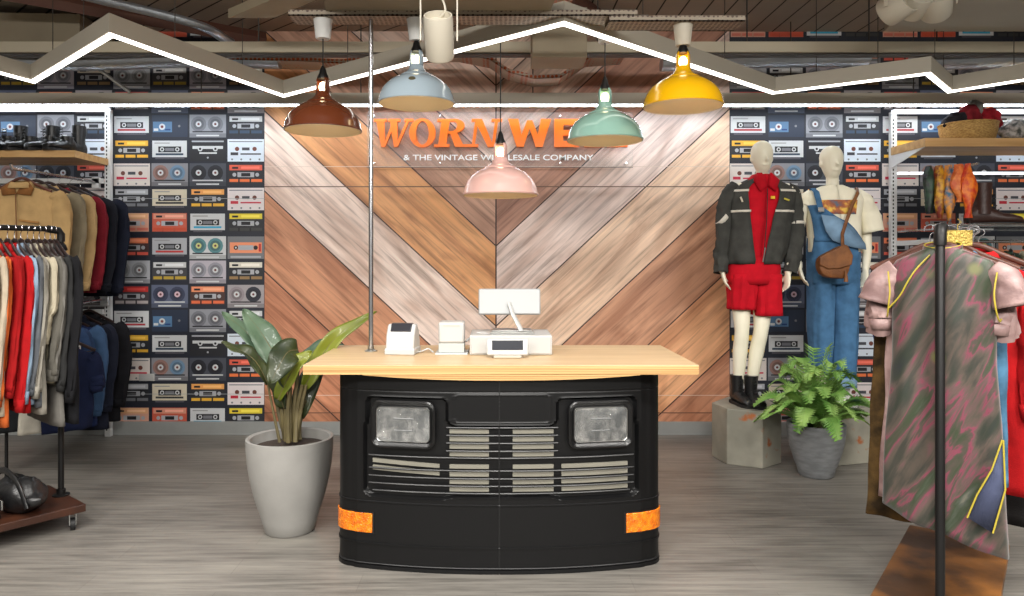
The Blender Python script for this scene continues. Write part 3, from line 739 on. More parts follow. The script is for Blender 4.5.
# ---- steel pole
pz = zc(18, 3.92)
t = thing('support_pole', 'thin bright steel pole standing on the countertop and rising to the ceiling gear', 'pole', (-.674,3.92,.988))
obj('pole', MB().tube([(0,0,.004),(0,0,pz-.988)], .0125, 14), M_chrome, t)
obj('base_flange', MB().lathe([(.034,0),(.034,.005),(.02,.010),(.0165,.014),(.0165,.03),(.0125,.03)], 24, cap=True), M_steel, t)
# ---- counter goods
CT = .9885
def at(px, Y): return (px-CX)*Y/F
Y0 = 3.76
t = thing('label_printer', 'small white label printer with a dark top window, leftmost on the counter', 'printer', (at(399.5,Y0),Y0,CT), -.12)
side = [(0,0),(.15,0),(.15,.06),(.12,.125),(.085,.155),(.05,.155),(.012,.10),(0,.04)]
w_ = .075
mb = MB().prism(side, lambda a, b: (-w_,a,b), lambda a, b: (w_,a,b))
obj('housing', mb, M_wplastic, t, bevel=.008)
obj('media_window', MB().prism([(.028,.116),(.05,.151),(.088,.153),(.088,.160),(.047,.160),(.020,.120)], lambda a, b: (-.055,a,b), lambda a, b: (.055,a,b)), mat('smoked_window', (44,44,50), .25), t, bevel=.004)
obj('label_slot', MB().box((-.022,-.004,.006),(.026,.004,.026)), M_dark, t); obj('base_rim', MB().box((-.079,-.006,0),(.079,.15,.034)), M_wplastic, t, bevel=.005)
Y0 = 3.78
t = thing('receipt_printer', 'white boxy receipt printer on a grey base between the label printer and the till', 'printer', (at(451.5,Y0),Y0,CT))
obj('base_plate', MB().box((-.085,-.02,0),(.085,.15,.008)), mat('pale_grey_plastic', (190,194,196), .4), t, bevel=.003)
obj('lower_case', MB().box((-.068,0,.008),(.066,.13,.058)), mat('grey_plastic', (176,180,176), .4), t, bevel=.004)
obj('upper_case', MB().box((-.068,-.004,.058),(.066,.13,.168)), M_wplastic, t, bevel=.012)
obj('paper_slot', MB().box((-.042,-.006,.148),(.042,-.003,.1515)), M_grey, t)
Y0 = 3.78
t = thing('cash_drawer', 'wide low white cash drawer unit at the middle of the counter', 'cash drawer', (at(511,3.75),3.75,CT))
obj('case', MB().box((-.213,0,0),(.213,.34,.102)), M_wplastic, t, bevel=.006)
obj('front_panel', MB().box((-.205,-.004,.008),(.205,0,.094)), mat('white_panel', (178,178,176), .45), t, bevel=.002)
t = thing('screen', 'white flat screen seen from behind on a slanting arm above the cash drawer', 'screen', (at(513,3.86),3.86,CT+.1025))
obj('foot_plate', MB().box((-.12,-.05,0),(.11,.10,.012)).box((-.11,-.04,.012),(.10,.09,.02)), M_steel, t, bevel=.002)
obj('arm', MB().tube([(.045,-.03,.015),(-.0,.0,.10),(-.02,.022,.16)], [(.02,.009),(.018,.008),(.016,.008)], 10), M_wplastic, t)
R_ = Matrix.Translation((-.018,.045,.165)) @ Matrix.Rotation(math.radians(-12), 4, 'X')
obj('panel', MB().add([R_ @ Vector(p) for p in [(-.166,-.012,-.07),(.166,-.012,-.07),(.166,.012,-.07),(-.166,.012,-.07),(-.166,-.012,.07),(.166,-.012,.07),(.166,.012,.07),(-.166,.012,.07)]], [(0,3,2,1),(4,5,6,7),(0,1,5,4),(1,2,6,5),(2,3,7,6),(3,0,4,7)]), mat('screen_back', (158,160,161), .4), t, bevel=.007)
t = thing('customer_display', 'small white customer display with a dark screen in front of the cash drawer', 'display', (at(507.5,3.66),3.66,CT))
obj('foot', MB().box((-.07,-.03,0),(.07,.03,.014)), M_grey, t, bevel=.004)
R_ = Matrix.Translation((0,0,.055)) @ Matrix.Rotation(math.radians(-12), 4, 'X')
def bx(mb, a, b, M): return mb.box(a, b, M)
obj('case', MB().box((-.105,-.012,-.045),(.105,.012,.04), R_), M_wplastic, t, bevel=.008)
obj('display_glass', MB().box((-.078,-.014,-.018),(.078,-.0115,.03), R_), mat('dark_glass', (22,26,36), .35, spec=.2), t)
o = obj('power_cable', MB().tube(bez([(-.33,3.83,CT+.005),(-.36,3.86,CT+.02),(-.40,3.84,CT+.008),(-.46,3.80,CT+.004)],6), .004, 6), M_wplastic); tag(o, 'white cable lying between the two printers on the counter', 'cable')
o = obj('power_cable', MB().tube(bez([(-.16,3.86,CT+.06),(-.10,3.90,CT+.10),(-.03,3.84,CT+.098),(.0,3.87,CT+.106)],6), .006, 6), M_wplastic); tag(o, 'white cable running from the receipt printer to the screen foot', 'cable')

# ================================================================ PLANTS
M_soil = mat('soil', (52,40,32), .95, bump=1, bscale=50)
def leaf_mat(name, a, b): return mat(name, a, .52, c2=b, vscale=5, stretch=(1,1,1), coat=.1)
M_lf = leaf_mat('dark_leaf', (28,40,18), (52,60,20)); M_lf2 = leaf_mat('olive_leaf', (90,100,18), (112,118,26)); M_lf3 = leaf_mat('grey_green_leaf', (66,88,68), (88,110,86)); M_stem = mat('leaf_stem', (92,82,52), .6, var=.3)
def planter(label, c, rim, base, h, m, prof=None):
    t = thing('planter', label, 'plant pot', c)
    pr = prof or [(base*.6,0),(base,0),(base+.01,.01)]+[(base+(rim-base)*math.sin(PI/2*k/8)**.9, .01+(h-.02)*k/8) for k in range(1,9)]+[(rim,h),(rim-.012,h+.003),(rim-.022,h-.004),(rim-.03,h-.06)]
    obj('pot', MB().lathe(pr, 40, cap=False), m, t); obj('base', MB().lathe([(0.001,.0),(base*.98,.0),(base*.98,.008),(.001,.008)], 30), m, t)
    obj('soil', MB().lathe([(.001,h-.05),(rim*.6,h-.045),(rim-.024,h-.055)], 30), M_soil, t)
    return t
M_pot = mat('grey_fibre_clay', (146,144,140), .55, var=.06, bump=.1, bscale=30)
Yp = 3.99; PC = Vector((at(290,Yp), Yp, 0))
planter('tall tapered grey planter holding the broad-leaved plant left of the counter', PC, .233, .125, .51, M_pot)
t = thing('potted_plant', 'broad-leaved green plant with arching paddle leaves growing in the tall planter', 'plant', (PC.x, PC.y, .485))
def leaf(par, pts, wid, m, fold=.25, nrm_=(0,-1,.3), name='leaf'):
    """pts: midrib; a blade with a folded midrib, slight wave"""
    c = bez(pts, 8); n = len(c); L_ = []; 
    N_ = Vector(nrm_).normalized(); rs = []
    for i, p in enumerate(c):
        u = i/(n-1); a = c[max(0,i-1)]; b = c[min(n-1,i+1)]; t_ = (b-a).normalized()
        s_ = t_.cross(N_); s_ = s_.normalized() if s_.length > 1e-4 else Vector((1,0,0)); nn = s_.cross(t_).normalized()
        w = wid*(math.sin(PI*min(1, u*.94+.06))**.62)*(1-.25*u)+.002
        wv = .012*math.sin(u*14)
        rs.append([p+s_*w*k+nn*(abs(k)*w*fold+wv*abs(k)) for k in (-1,-.66,-.33,0,.33,.66,1)])
    mb = MB().rings(rs, False, False)
    o = obj(name, mb, m, par, world=True, solid=.0015)
    obj('midrib', MB().tube(c, [max(.0012,.004*(1-i/n)) for i in range(n)], 6), M_stem, o, world=False)
    ch = o.children[0]; ch.data.transform(wm(par).inverted())
    return o
def stalk(par, pts, r=.01):
    obj('stem', MB().tube(bez(pts,6), [r*(1.3-.6*i/(len(pts)*6)) for i in range((len(pts)-1)*6+1)], 8), M_stem, par, world=True)
def pp(px, py, Y): return P(px, py, Y)
base = lambda dx, dy=0: Vector((PC.x+dx, PC.y+dy, .485))
stalk(t, [base(.03), pp(300,415,4.0), pp(306,385,4.02)]); leaf(t, [pp(304,388,4.03), pp(318,362,4.05), pp(340,334,4.08), pp(377,312,4.12)], .055, M_lf2, .35, (.5,-.6,.7))
stalk(t, [base(-.01,.05), pp(286,405,4.1), pp(284,372,4.12)]); leaf(t, [pp(284,372,4.12), pp(272,350,4.16), pp(258,328,4.2), pp(243,310,4.25)], .085, M_lf3, .2, (.3,-.8,.5))
stalk(t, [base(-.03,.03), pp(278,410,4.08), pp(272,368,4.1)]); leaf(t, [pp(276,372,4.14), pp(262,350,4.18), pp(242,328,4.22), pp(222,313,4.3)], .06, M_lf3, .2, (.2,-.7,.7))
stalk(t, [base(-.05,-.02), pp(275,420,3.97), pp(267,380,3.96)], .007); leaf(t, [pp(268,384,3.96), pp(256,362,3.94), pp(240,350,3.92), pp(221,343,3.9)], .05, M_lf, .3, (.2,-.5,.9))
stalk(t, [base(0,-.03), pp(288,410,3.96), pp(291,375,3.93)]); leaf(t, [pp(298,350,3.97), pp(288,352,3.9), pp(279,366,3.84), pp(270,384,3.80)], .085, M_lf, .15, (.2,-1,.25))
leaf(t, [pp(278,400,3.95), pp(288,378,3.92), pp(300,360,3.93), pp(312,352,3.96)], .05, M_lf2, .3, (-.2,-1,.2))
stalk(t, [base(.05,.02), pp(300,425,4.05), pp(306,400,4.07)], .008); leaf(t, [pp(299,418,4.05), pp(304,395,4.08), pp(314,372,4.14), pp(328,352,4.2)], .07, M_lf, .25, (.2,-1,.1))
leaf(t, [pp(298,368,4.15), pp(312,352,4.2), pp(330,345,4.26), pp(345,348,4.3)], .05, M_lf3, .2, (.0,-.7,.7))
leaf(t, [pp(284,408,3.98), pp(279,392,3.95), pp(276,374,3.94), pp(282,356,3.97)], .045, M_lf, .3, (-.3,-1,.1))
for dx, dy, tx, ty in ((.02,.03,298,370),(-.02,.0,284,378),(.035,-.02,302,385),(0,.0,290,365),(-.04,.04,280,380)):
    stalk(t, [base(dx,dy), pp(290+dx*200,412,4.0), pp(tx,ty,4.0)], .011)
# fern
Yf = 5.0; FC = Vector((at(816,Yf), Yf, 0))
M_pot2 = mat('marbled_grey_pot', (116,118,120), .5, c2=(134,136,138), vscale=3, stretch=(4,4,14))
planter('rounded marbled grey planter holding the fern between the mannequins', FC, .190, .105, .36, M_pot2)
t = thing('fern', 'bright green bushy fern with spreading fronds in the small planter', 'plant', (FC.x, FC.y, .31))
M_fern = leaf_mat('fern_leaf', (92,140,58), (146,180,96))
def frond(mb, ms, d, L_, h, wd, twist, sag):
    n = 20; c = []
    for i in range(n+1):
        u = i/n; r = L_*u*(1-.12*u); z = h*math.sin(min(1, u*1.05)*PI*.62)*1.0 - sag*u*u
        c.append(Vector((d.x*r, d.y*r, z)))
    s_ = Vector((-d.y, d.x, 0)); s_ = (s_+Vector((0,0,twist))).normalized()
    for i in range(1, n):
        u = i/n; t_ = (c[i+1]-c[i-1]).normalized(); up = s_.cross(t_).normalized()
        w = wd*(math.sin(PI*(u*.9+.07))**.6); st_ = L_/n*.72
        for sg_ in (-1, 1):
            tip = c[i]+s_*sg_*w+t_*w*.5-up*.0
            a = c[i]-t_*st_; b = c[i]+t_*st_
            m1 = (a+tip)*.5-t_*st_*.25+up*.006; m2 = (b+tip)*.5+t_*st_*.25+up*.006
            mb.add([a, b, m2, tip, m1], [(0,1,2,3,4)])
    mb.tube(c, .002, 4)
mb = MB(); rnd = random.Random(3)
for k in range(46):
    a = 2*PI*k/46*7+rnd.uniform(-.2,.2); el = k/46
    frond(mb, None, Vector((math.cos(a), math.sin(a), 0)), rnd.uniform(.34,.56)*(1-.45*el), .18+.34*el*rnd.uniform(.8,1.0), rnd.uniform(.06,.08), rnd.uniform(-.7,.7), .18*(1-el))
for px_, py_, yy in ((905-40,452,4.9),(762,418,4.85),(775,400,4.85),(868,415,4.95),(790,378,5.05),(812,356,5.1),(830,356,5.0),(852,378,5.0),(842,395,4.9),(810,440,4.8)):
    tgt = P(px_, py_, yy)-Vector((FC.x,FC.y,.31)); d = Vector((tgt.x,tgt.y,0)); L_ = d.length; d = d.normalized()
    n = 20; hh = max(.1, tgt.z)+.10
    frond(mb, None, d, max(L_*1.13,.12), max(.1,tgt.z)/.93+.05, .07, rnd.uniform(-.5,.5), .05)
obj('foliage', mb, M_fern, t, smooth=False)
obj('crown', MB().lathe([(.03,0),(.045,.03),(.02,.07)], 12, cap=True), M_stem, t)

# ================================================================ PODIUMS
M_conc = mat('painted_metal_block', (136,134,122), .55, c2=(166,162,148), vscale=3.2, bump=.15, bscale=12)
nt = M_conc.node_tree  # rust stains of their own shape
def stain(m, c, sc_, pos):
    nt = m.node_tree; b = nt.nodes['Principled BSDF']; src = b.inputs['Base Color'].links[0].from_socket
    tc = nt.nodes.new('ShaderNodeTexCoord'); n = nt.nodes.new('ShaderNodeTexNoise'); n.inputs['Scale'].default_value = sc_; n.inputs['Detail'].default_value = 6
    nt.links.new(tc.outputs['Object'], n.inputs['Vector']); r = nt.nodes.new('ShaderNodeValToRGB'); r.color_ramp.elements[0].position = pos; r.color_ramp.elements[1].position = pos+.06
    nt.links.new(n.outputs['Fac'], r.inputs['Fac']); mx = nt.nodes.new('ShaderNodeMix'); mx.data_type = 'RGBA'; nt.links.new(r.outputs['Color'], mx.inputs[0]); nt.links.new(src, mx.inputs[6]); mx.inputs[7].default_value = lin(c)
    nt.links.new(mx.outputs[2], b.inputs['Base Color'])
stain(M_conc, (170,98,52), 5.5, .63)
def podium(label, poly, h):
    cx = sum(p[0] for p in poly)/len(poly); cy = sum(p[1] for p in poly)/len(poly)
    o = obj('podium', MB().prism([(a-cx,b-cy) for a, b in poly], lambda a, b: (a,b,0), lambda a, b: (a,b,h)), M_conc, smooth=False, bevel=.006); o.location = (cx,cy,0)
    return tag(o, label, 'display block')
PH = .405
podium('grey rust-stained faceted block under the mannequin in red shorts', [(1.63,5.49),(1.67,5.26),(1.89,5.15),(2.08,5.30),(2.10,5.62),(1.84,5.74)], PH)
podium('grey rust-stained faceted block under the mannequin in dungarees, behind the fern', [(2.32,5.72),(2.30,5.36),(2.46,5.22),(2.74,5.30),(2.80,5.55),(2.70,5.80)], PH)

# ================================================================ MANNEQUINS
M_man = mat('mannequin_cream', (240,234,212), .45)
def hand(mb, w, d, n, sgn):
    """w wrist, d hand direction, n palm normal; sgn mirror"""
    d = d.normalized(); n = (n-d*n.dot(d)).normalized(); s_ = d.cross(n).normalized()*sgn
    mb.tube([w-d*.02, w+d*.02, w+d*.055, w+d*.085], [(.019,.019),(.032,.016),(.038,.015),(.034,.012)], 12, up=n)
    for k, (o, L_, sp) in enumerate(((-.027,.068,-.12),(-.009,.078,-.04),(.009,.073,.04),(.026,.058,.12))):
        b = w+d*.078+s_*o; d2 = (d+s_*sp+n*.18).normalized(); d3 = (d+s_*sp+n*.6).normalized()
        mb.tube([b-d*.01, b+d2*L_*.45, b+d2*L_*.45+d3*L_*.55], [.0085,.008,.006], 8)
    b = w+d*.03-s_*.03; d2 = (d*.7-s_*.6+n*.4).normalized()
    mb.tube([w+d*.015-s_*.012, b+d2*.02, b+d2*.055+d*.01], [.013,.010,.008], 8)
def body(name, par, segs, hands, headc, headr=(.078,.098,.125)):
    mb = MB()
    for pts, r in segs: mb.tube(bez(pts, 4) if len(pts) > 2 else pts, [r_ for r_ in resample(r, (len(pts)-1)*4+1)] if len(pts) > 2 else r, 18)
    hc = Vector(headc); rs = []
    for z, rx, ry, oy in ((-1,.25,.3,.0),(-.92,.42,.5,-.10),(-.75,.60,.66,-.12),(-.5,.76,.80,-.08),(-.2,.90,.93,-.02),(.1,.98,1.0,.02),(.35,1.0,1.03,.05),(.6,.90,.95,.07),(.8,.72,.78,.07),(.94,.42,.46,.06),(1,.12,.14,.05)):
        rs.append([hc+Vector((headr[0]*rx*math.cos(2*PI*k/20), headr[1]*(ry*math.sin(2*PI*k/20)+oy), headr[2]*z)) for k in range(20)])
    mb.rings(rs)
    # faint nose ridge and brow
    mb.tube([hc+Vector((0,-headr[1]*.9,headr[2]*.12)), hc+Vector((0,-headr[1]*1.10,-headr[2]*.22)), hc+Vector((0,-headr[1]*.95,-headr[2]*.3))], [.008,.014,.010], 8)
    mb.tube([hc+Vector((-.025,-headr[1]*.86,-headr[2]*.52)), hc+Vector((0,-headr[1]*.93,-headr[2]*.52)), hc+Vector((.025,-headr[1]*.86,-headr[2]*.52))], [.006,.008,.006], 8)
    for sg_ in (-1,1): mb.ball(hc+Vector((sg_*headr[0]*.98,.01,-.01)), (.009,.018,.028), 10, 8)
    for w, d, n, sg_ in hands: hand(mb, Vector(w), Vector(d), Vector(n), sg_)
    o = obj(name, mb, M_man, par, world=True)
    r = o.modifiers.new('r', 'REMESH'); r.mode = 'VOXEL'; r.voxel_size = .0075; r.use_smooth_shade = True
    s_ = o.modifiers.new('s', 'SMOOTH'); s_.iterations = 4; s_.factor = .5
    return o
def resample(r, n):
    out = []
    for i in range(n):
        t_ = i/(n-1)*(len(r)-1); k = min(int(t_), len(r)-2); f = t_-k
        a, b = r[k], r[k+1]
        if isinstance(a, (int, float)): out.append(a+(b-a)*f)
        else: out.append((a[0]+(b[0]-a[0])*f, a[1]+(b[1]-a[1])*f))
    return out
def cloth(name, par, rings_, m, seed=0, amp=.006, freq=9, solid=.004, label=None, close=True, cap=False, sub=1):
    """rings_: list of (centre, rx, ry, exp) horizontal-ish rings; or raw rings"""
    rs = []
    nn = 44
    for c, rx, ry in rings_:
        c = Vector(c); ring = []
        for k in range(nn):
            a = 2*PI*k/nn; ca, sa = math.cos(a), math.sin(a)
            x = rx*math.copysign(abs(ca)**.8, ca); y = ry*math.copysign(abs(sa)**.8, sa)
            w = noise.noise(Vector((a*2.2*1.0 if a < PI else (2*PI-a)*2.2, c.z*3+seed, seed*7.3)))*amp*1.6 + noise.noise(Vector((ca*freq*.5+seed, sa*freq*.5, c.z*freq*.9)))*amp
            ring.append(c+Vector((x+w*ca, y+w*sa*1.2, 0)))
        rs.append(ring)
    return obj(name, MB().rings(rs, cap), m, par, world=True, solid=solid, label=label, sub=0)
def zrings(spec, n=26):
    """spec: list of (cx,cy,z,rx,ry); smooth resample"""
    out = []
    zs_ = [s_[2] for s_ in spec]
    for i in range(n):
        z = zs_[0]+(zs_[-1]-zs_[0])*i/(n-1)
        inc = zs_[0] < zs_[-1]; X_ = zs_ if inc else [-v for v in zs_]; zz = z if inc else -z
        g = lambda k: interp(X_, [s_[k] for s_ in spec], zz)
        out.append(((g(0), g(1), z), g(3), g(4)))
    return out
def sleeve(name, par, pts, r, m, seed=0, amp=.006, label=None, solid=.003):
    c = bez(pts, 7); rr_ = resample(r, len(c)); mb = MB(); mb.tube(c, rr_, 18, cap=False)
    for i, v in enumerate(mb.v):
        k = i//18; a = (i % 18)*2*PI/18; w = noise.noise(Vector((math.cos(a)*1.6+seed, math.sin(a)*1.6, k*.28)))*amp*2.2+noise.noise(Vector((math.cos(a)*.7, seed, k*.9+math.sin(a))))*amp*1.2; d = (v-c[k]); v += d.normalized()*w
    return obj(name, mb, m, par, world=True, solid=solid, label=label)

Y1 = 5.42; K1 = Y1/F
def q1(px, py, dy=0): return P(px, py, Y1+dy)*1.0 if dy == 0 else Vector((P(px,py,Y1).x, Y1+dy, P(px,py,Y1).z))
t = thing('mannequin', 'cream mannequin dressed in black jacket and red shorts standing on the left block', 'mannequin', (q1(746,405).x, Y1, PH))
hipL, hipR = q1(742,262), q1(766,262)
segs = [([q1(753,268), q1(754,245), q1(757,222), q1(760,198), q1(761,184)], [(.15,.105),(.125,.10),(.125,.10),(.15,.105),(.12,.075)]),
        ([q1(761,190), q1(761.5,180), q1(762,172,-.005)], [.055,.048,.046]),
        ([q1(742,258), q1(741,300), q1(741,330,-.02), q1(740.5,352,.01), q1(739.5,392,.03)], [.085,.072,.052,.054,.034]),
        ([q1(765,258), q1(763,300), q1(760,330,-.02), q1(757,352,.01), q1(751,396,.02)], [.085,.074,.053,.054,.034]),
        ([q1(742,190), q1(731,193), q1(726,206)], [.06,.058,.048]), ([q1(726,204), q1(723,232,.02), q1(722,255,.0), q1(721,272,-.03)], [.048,.04,.036,.026]),
        ([q1(780,190), q1(791,193), q1(796,206)], [.06,.058,.048]), ([q1(796,204), q1(795,232,.02), q1(790,255,-.03), q1(784,273,-.07)], [.048,.04,.036,.026])]
body('figure', t, segs, [(q1(721,271,-.03),(.15,-.25,-.9),(1,-.3,.1),1), (q1(784,273,-.07),(-.15,-.25,-.9),(-1,-.3,.1),-1)], q1(762,157.5))
M_jkt = fabric((66,66,63), .2, .3); M_red = fabric((190,16,34)); M_stripe = mat('reflective_stripe', (214,208,196), .5)
def q2(z0): return z0
# jacket as its own thing: worn clothing is part of the figure
def shell(name, par, spec, m, seed, a0, a1, amp=.008, off=0, n=24, label=None, solid=.005, nn=44):
    """open shell spanning angles a0..a1 (degrees, -90 = front); a0/a1 may be functions of u"""
    zr = zrings(spec, n); rs = []
    for i, (c, rx, ry) in enumerate(zr):
        u = i/(n-1); A0 = a0(u) if callable(a0) else a0; A1 = a1(u) if callable(a1) else a1; ring = []
        for k in range(nn+1):
            a = math.radians(A0+(A1-A0)*k/nn); ca, sa = math.cos(a), math.sin(a)
            x = (rx+off)*math.copysign(abs(ca)**.75, ca); y = (ry+off)*math.copysign(abs(sa)**.75, sa)
            w = noise.noise(Vector((ca*3+seed, sa*3, c[2]*6)))*amp*1.6+noise.noise(Vector((ca*7, sa*7+seed, c[2]*11)))*amp*.7
            ring.append(Vector(c)+Vector((x+w*ca, y+w*sa*1.3, 0)))
        rs.append(ring)
    return obj(name, MB().rings(rs, False, False), m, par, world=True, solid=solid, label=label)
def S1(px, y, w, d, dy=0): 
    p = q1(px, y); return (p.x, Y1+dy, p.z, w*K1/1.0, d)
spec = [S1(761.5,178,9,.085), S1(761.5,181,16,.10), S1(761.5,185,24,.11), S1(761,191,31,.125), S1(760.5,200,32,.14), S1(758,225,30.5,.15), S1(755,248,29.5,.15), S1(753.5,258,28,.15), S1(753.5,264,26.5,.14)]
f0 = lambda u: -90+interp([0,.12,.5,.95,1],[22,18,8,3,4],u); f1 = lambda u: 270-interp([0,.12,.5,.95,1],[26,30,21,5,6],u)
jk = shell('jacket', t, spec, M_jkt, 3, f0, f1, label='black zip jacket with white stripes')
def band(par, y_a, w_px, sgn_range, m, off=.006):
    sp = []
    z0 = q1(0, y_a).z; z1 = q1(0, y_a+w_px).z
    X_ = [-s_[2] for s_ in spec]
    for z in (z0, (z0+z1)/2, z1):
        g = lambda k: interp(X_, [s_[k] for s_ in spec], -z); sp.append((g(0), g(1), z, g(3), g(4)))
    o = shell('stripe', par, sp, m, 3, sgn_range[0], sgn_range[1], off=off, n=3, solid=.001)
    o.data.transform(Matrix.Identity(4)); return o
for ya, rg in ((190.5,(-72,34)),(190.5,(146,243)),(211,(-80,26)),(211,(154,249))):
    band(t, ya, 2.2, rg, M_stripe)
sleeve('sleeve', t, [q1(738,188), q1(730.5,195), q1(725.5,212), q1(723.5,240,.0), q1(721.5,256), q1(720,273,-.03)], [.06,.066,.062,.058,.055,.046], M_jkt, 1, .007, 'black sleeve with a white stripe')
sleeve('sleeve', t, [q1(784,188), q1(791,196), q1(795,214), q1(795,240,.0), q1(791.5,256,-.03), q1(786,273,-.07)], [.06,.066,.062,.058,.055,.046], M_jkt, 2, .007)
for a, b, r in ((q1(721,217), q1(724.5,220), .0625), (q1(795.3,221), q1(795.3,224), .0625)): obj('stripe', MB().tube([a, b], r, 18, cap=False), M_stripe, t, world=True, solid=.002)
# red shirt with collar and zip
spec_r = [S1(761.5,175,9,.07), S1(761.5,181,15,.09), S1(761,191,26,.108), S1(759,220,26,.12), S1(756,250,24,.12), S1(755,262,24,.12)]
shell('shirt', t, spec_r, M_red, 5, -90, 270, amp=.005, label='bright red zip-neck shirt')
mb = MB()
for sg_ in (-1,1):
    a = q1(761.5,175,-.05)+Vector((sg_*.055,.0,.01)); mb.add([a, a+Vector((sg_*.04,-.05,-.06)), q1(761.5,193,-.135)+Vector((sg_*.055,0,0)), q1(761.5,187,-.130)+Vector((sg_*.004,0,0)), a+Vector((-sg_*.025,-.045,-.005))], [(0,1,2,3,4)])
obj('collar', mb, M_red, t, world=True, solid=.008)
obj('zip', MB().tube([q1(761.2,190,-.128), q1(759.5,222,-.145), q1(756.5,255,-.15)], .003, 6), M_dark, t, world=True)
obj('zip', MB().tube([q1(757,248,-.165), q1(755,262,-.160)], .004, 6), M_steel, t, world=True, label='silver jacket zip')
for px_, c_ in ((735,(200,190,170)),(779,(190,176,60))): obj('badge', MB().box((-.02,-.002,-.006),(.02,.002,.006), Matrix.Translation(q1(px_,201,-.145)) @ Matrix.Rotation(.35 if px_ > 760 else 1.2,4,'Y')), mat('badge_thread', c_, .7), t, world=True)
obj('badge', MB().box((-.015,-.002,-.01),(.015,.002,.01), Matrix.Translation(q1(766,199,-.135))), mat('yellow_badge', (232,190,40), .7), t, world=True)
# shorts
mb_s = [((q1(753.5,256).x,Y1,q1(0,256).z), 25*K1, .13), ((q1(753.5,268).x,Y1,q1(0,268).z), 26*K1, .14)]
cloth('shorts_waist', t, [((q1(753,y).x,Y1,q1(0,y).z), w*K1, d) for y, w, d in ((256,24,.13),(262,25,.135),(270,25.5,.14),(278,25.5,.14),(284,24.5,.13))], M_red, 2, .004, label='red shorts')
for x0_, x1_, y1_, sd in ((741.5,740.5,309,1),(765,766,315,2)):
    cloth('shorts_leg', t, [((q1(x0_+(x1_-x0_)*u,0).x, Y1, q1(0,274+(y1_-274)*u).z), (12.2+.6*u)*K1, .135-.02*u) for u in (0,.15,.3,.45,.6,.75,.9,1)], M_red, sd*4, .010, 7)
# boots
M_boot = mat('black_leather', (24,24,25), .35, bump=.2, bscale=60)
def boot(par, c, rz, h=.2, m=M_boot, name='boot', sole=M_dark, L_=.27, w=.048):
    R = Matrix.Translation(c) @ Matrix.Rotation(rz, 4, 'Z')
    mb = MB(); rs = []
    for y, zt_, wd in ((-.19,.035,.026),(-.18,.055,.038),(-.14,.07,.048),(-.09,.078,.047),(-.05,.10,.043),(0,.13,.042),(.045,.13,.040),(.07,.11,.030)):
        rs.append([R @ Vector((wd*math.cos(2*PI*k/16), y*L_/.27, .015+(zt_-.015)*(.5+.5*math.sin(2*PI*k/16)) )) for k in range(16)])
    mb.rings(rs)
    mb.tube([R @ Vector((0,.012,.07)), R @ Vector((0,.01,.13)), R @ Vector((0,.012,h))], [(.046,.055),(.045,.05),(.052,.056)], 16, cap=True, up=(0,1,0))
    o = obj(name, mb, m, par, world=True)
    s_ = MB(); out_ = [(-.197,.0),(-.19,.028),(-.15,.05),(-.09,.052),(-.04,.042),(.03,.043),(.07,.034),(.08,0)]
    poly = [(x*1.0, y*L_/.27) for y, x in out_]+[(-x, y*L_/.27) for y, x in out_[::-1][1:-1]]
    s_.prism(poly, lambda a, b: R @ Vector((a,b,0)), lambda a, b: R @ Vector((a,b,.022)))
    so = obj('sole', s_, sole, o, world=False)
    if par is not None: so.data.transform(wm(par).inverted())
    l_ = MB()
    for k in range(5):
        z = .085+.022*k; y = -.065+.012*k if k < 2 else -.045
        l_.tube([R @ Vector((-.02,y,z)), R @ Vector((.02,y-.004,z+.012))], .003, 6); l_.tube([R @ Vector((.02,y,z)), R @ Vector((-.02,y-.004,z+.012))], .003, 6)
    lo = obj('laces', l_, sole, o, world=False)
    if par is not None: lo.data.transform(wm(par).inverted())
    return o
boot(t, Vector((q1(738.5,0).x,Y1+.02,PH)), .18, .215); boot(t, Vector((q1(750.5,0).x,Y1-.02,PH)), .06, .215)

# ---- mannequin two
Y2 = 5.50; K2 = Y2/F
def r1(px, py, dy=0): p = P(px, py, Y2); return Vector((p.x, Y2+dy, p.z))
t = thing('mannequin', 'cream mannequin in cream t-shirt and blue denim dungarees standing behind the fern', 'mannequin', (r1(834,400).x, Y2, PH))
segs = [([r1(833,262), r1(833,240), r1(833,220), r1(833,203), r1(833,192)], [(.15,.105),(.118,.09),(.12,.095),(.145,.10),(.11,.07)]),
        ([r1(833,196), r1(832.5,186), r1(832,176,-.005)], [.055,.047,.045]),
        ([r1(820,255), r1(820,300), r1(820,335,-.02), r1(822,365,.01), r1(825,398,.03)], [.085,.07,.052,.052,.034]),
        ([r1(846,255), r1(845,300), r1(845,335,-.02), r1(843,365,.01), r1(842,398,.02)], [.085,.07,.052,.052,.034]),
        ([r1(816,197), r1(806,199), r1(801,212)], [.055,.052,.044]), ([r1(802,209), r1(800,232,.03), r1(796,252,.0), r1(797,268,-.04)], [.044,.04,.034,.025]),
        ([r1(850,197), r1(862,199), r1(867,212)], [.055,.052,.044]), ([r1(866,209), r1(868,232,.03), r1(867,252,.0), r1(862,270,-.05)], [.044,.04,.034,.025])]
body('figure', t, segs, [(r1(797,268,-.04),(.2,-.25,-.9),(1,-.3,.1),1), (r1(862,270,-.05),(-.2,-.25,-.9),(-1,-.3,.1),-1)], r1(831.5,162.5), (.082,.10,.127))
M_tee = fabric((242,236,214), .05); M_den = fabric((70,110,148), .22, .35); M_den2 = fabric((126,156,184), .15, .3)
def S2(px, y, w, d, dy=0): p = r1(px, y); return (p.x, Y2+dy, p.z, w*K2, d)
spec2 = [S2(832.5,186,9,.075), S2(832.5,189,17,.085), S2(833,193,27,.095), S2(833.5,200,30,.105), S2(833.5,215,26,.12), S2(834,235,25,.12), S2(834,252,25,.12)]
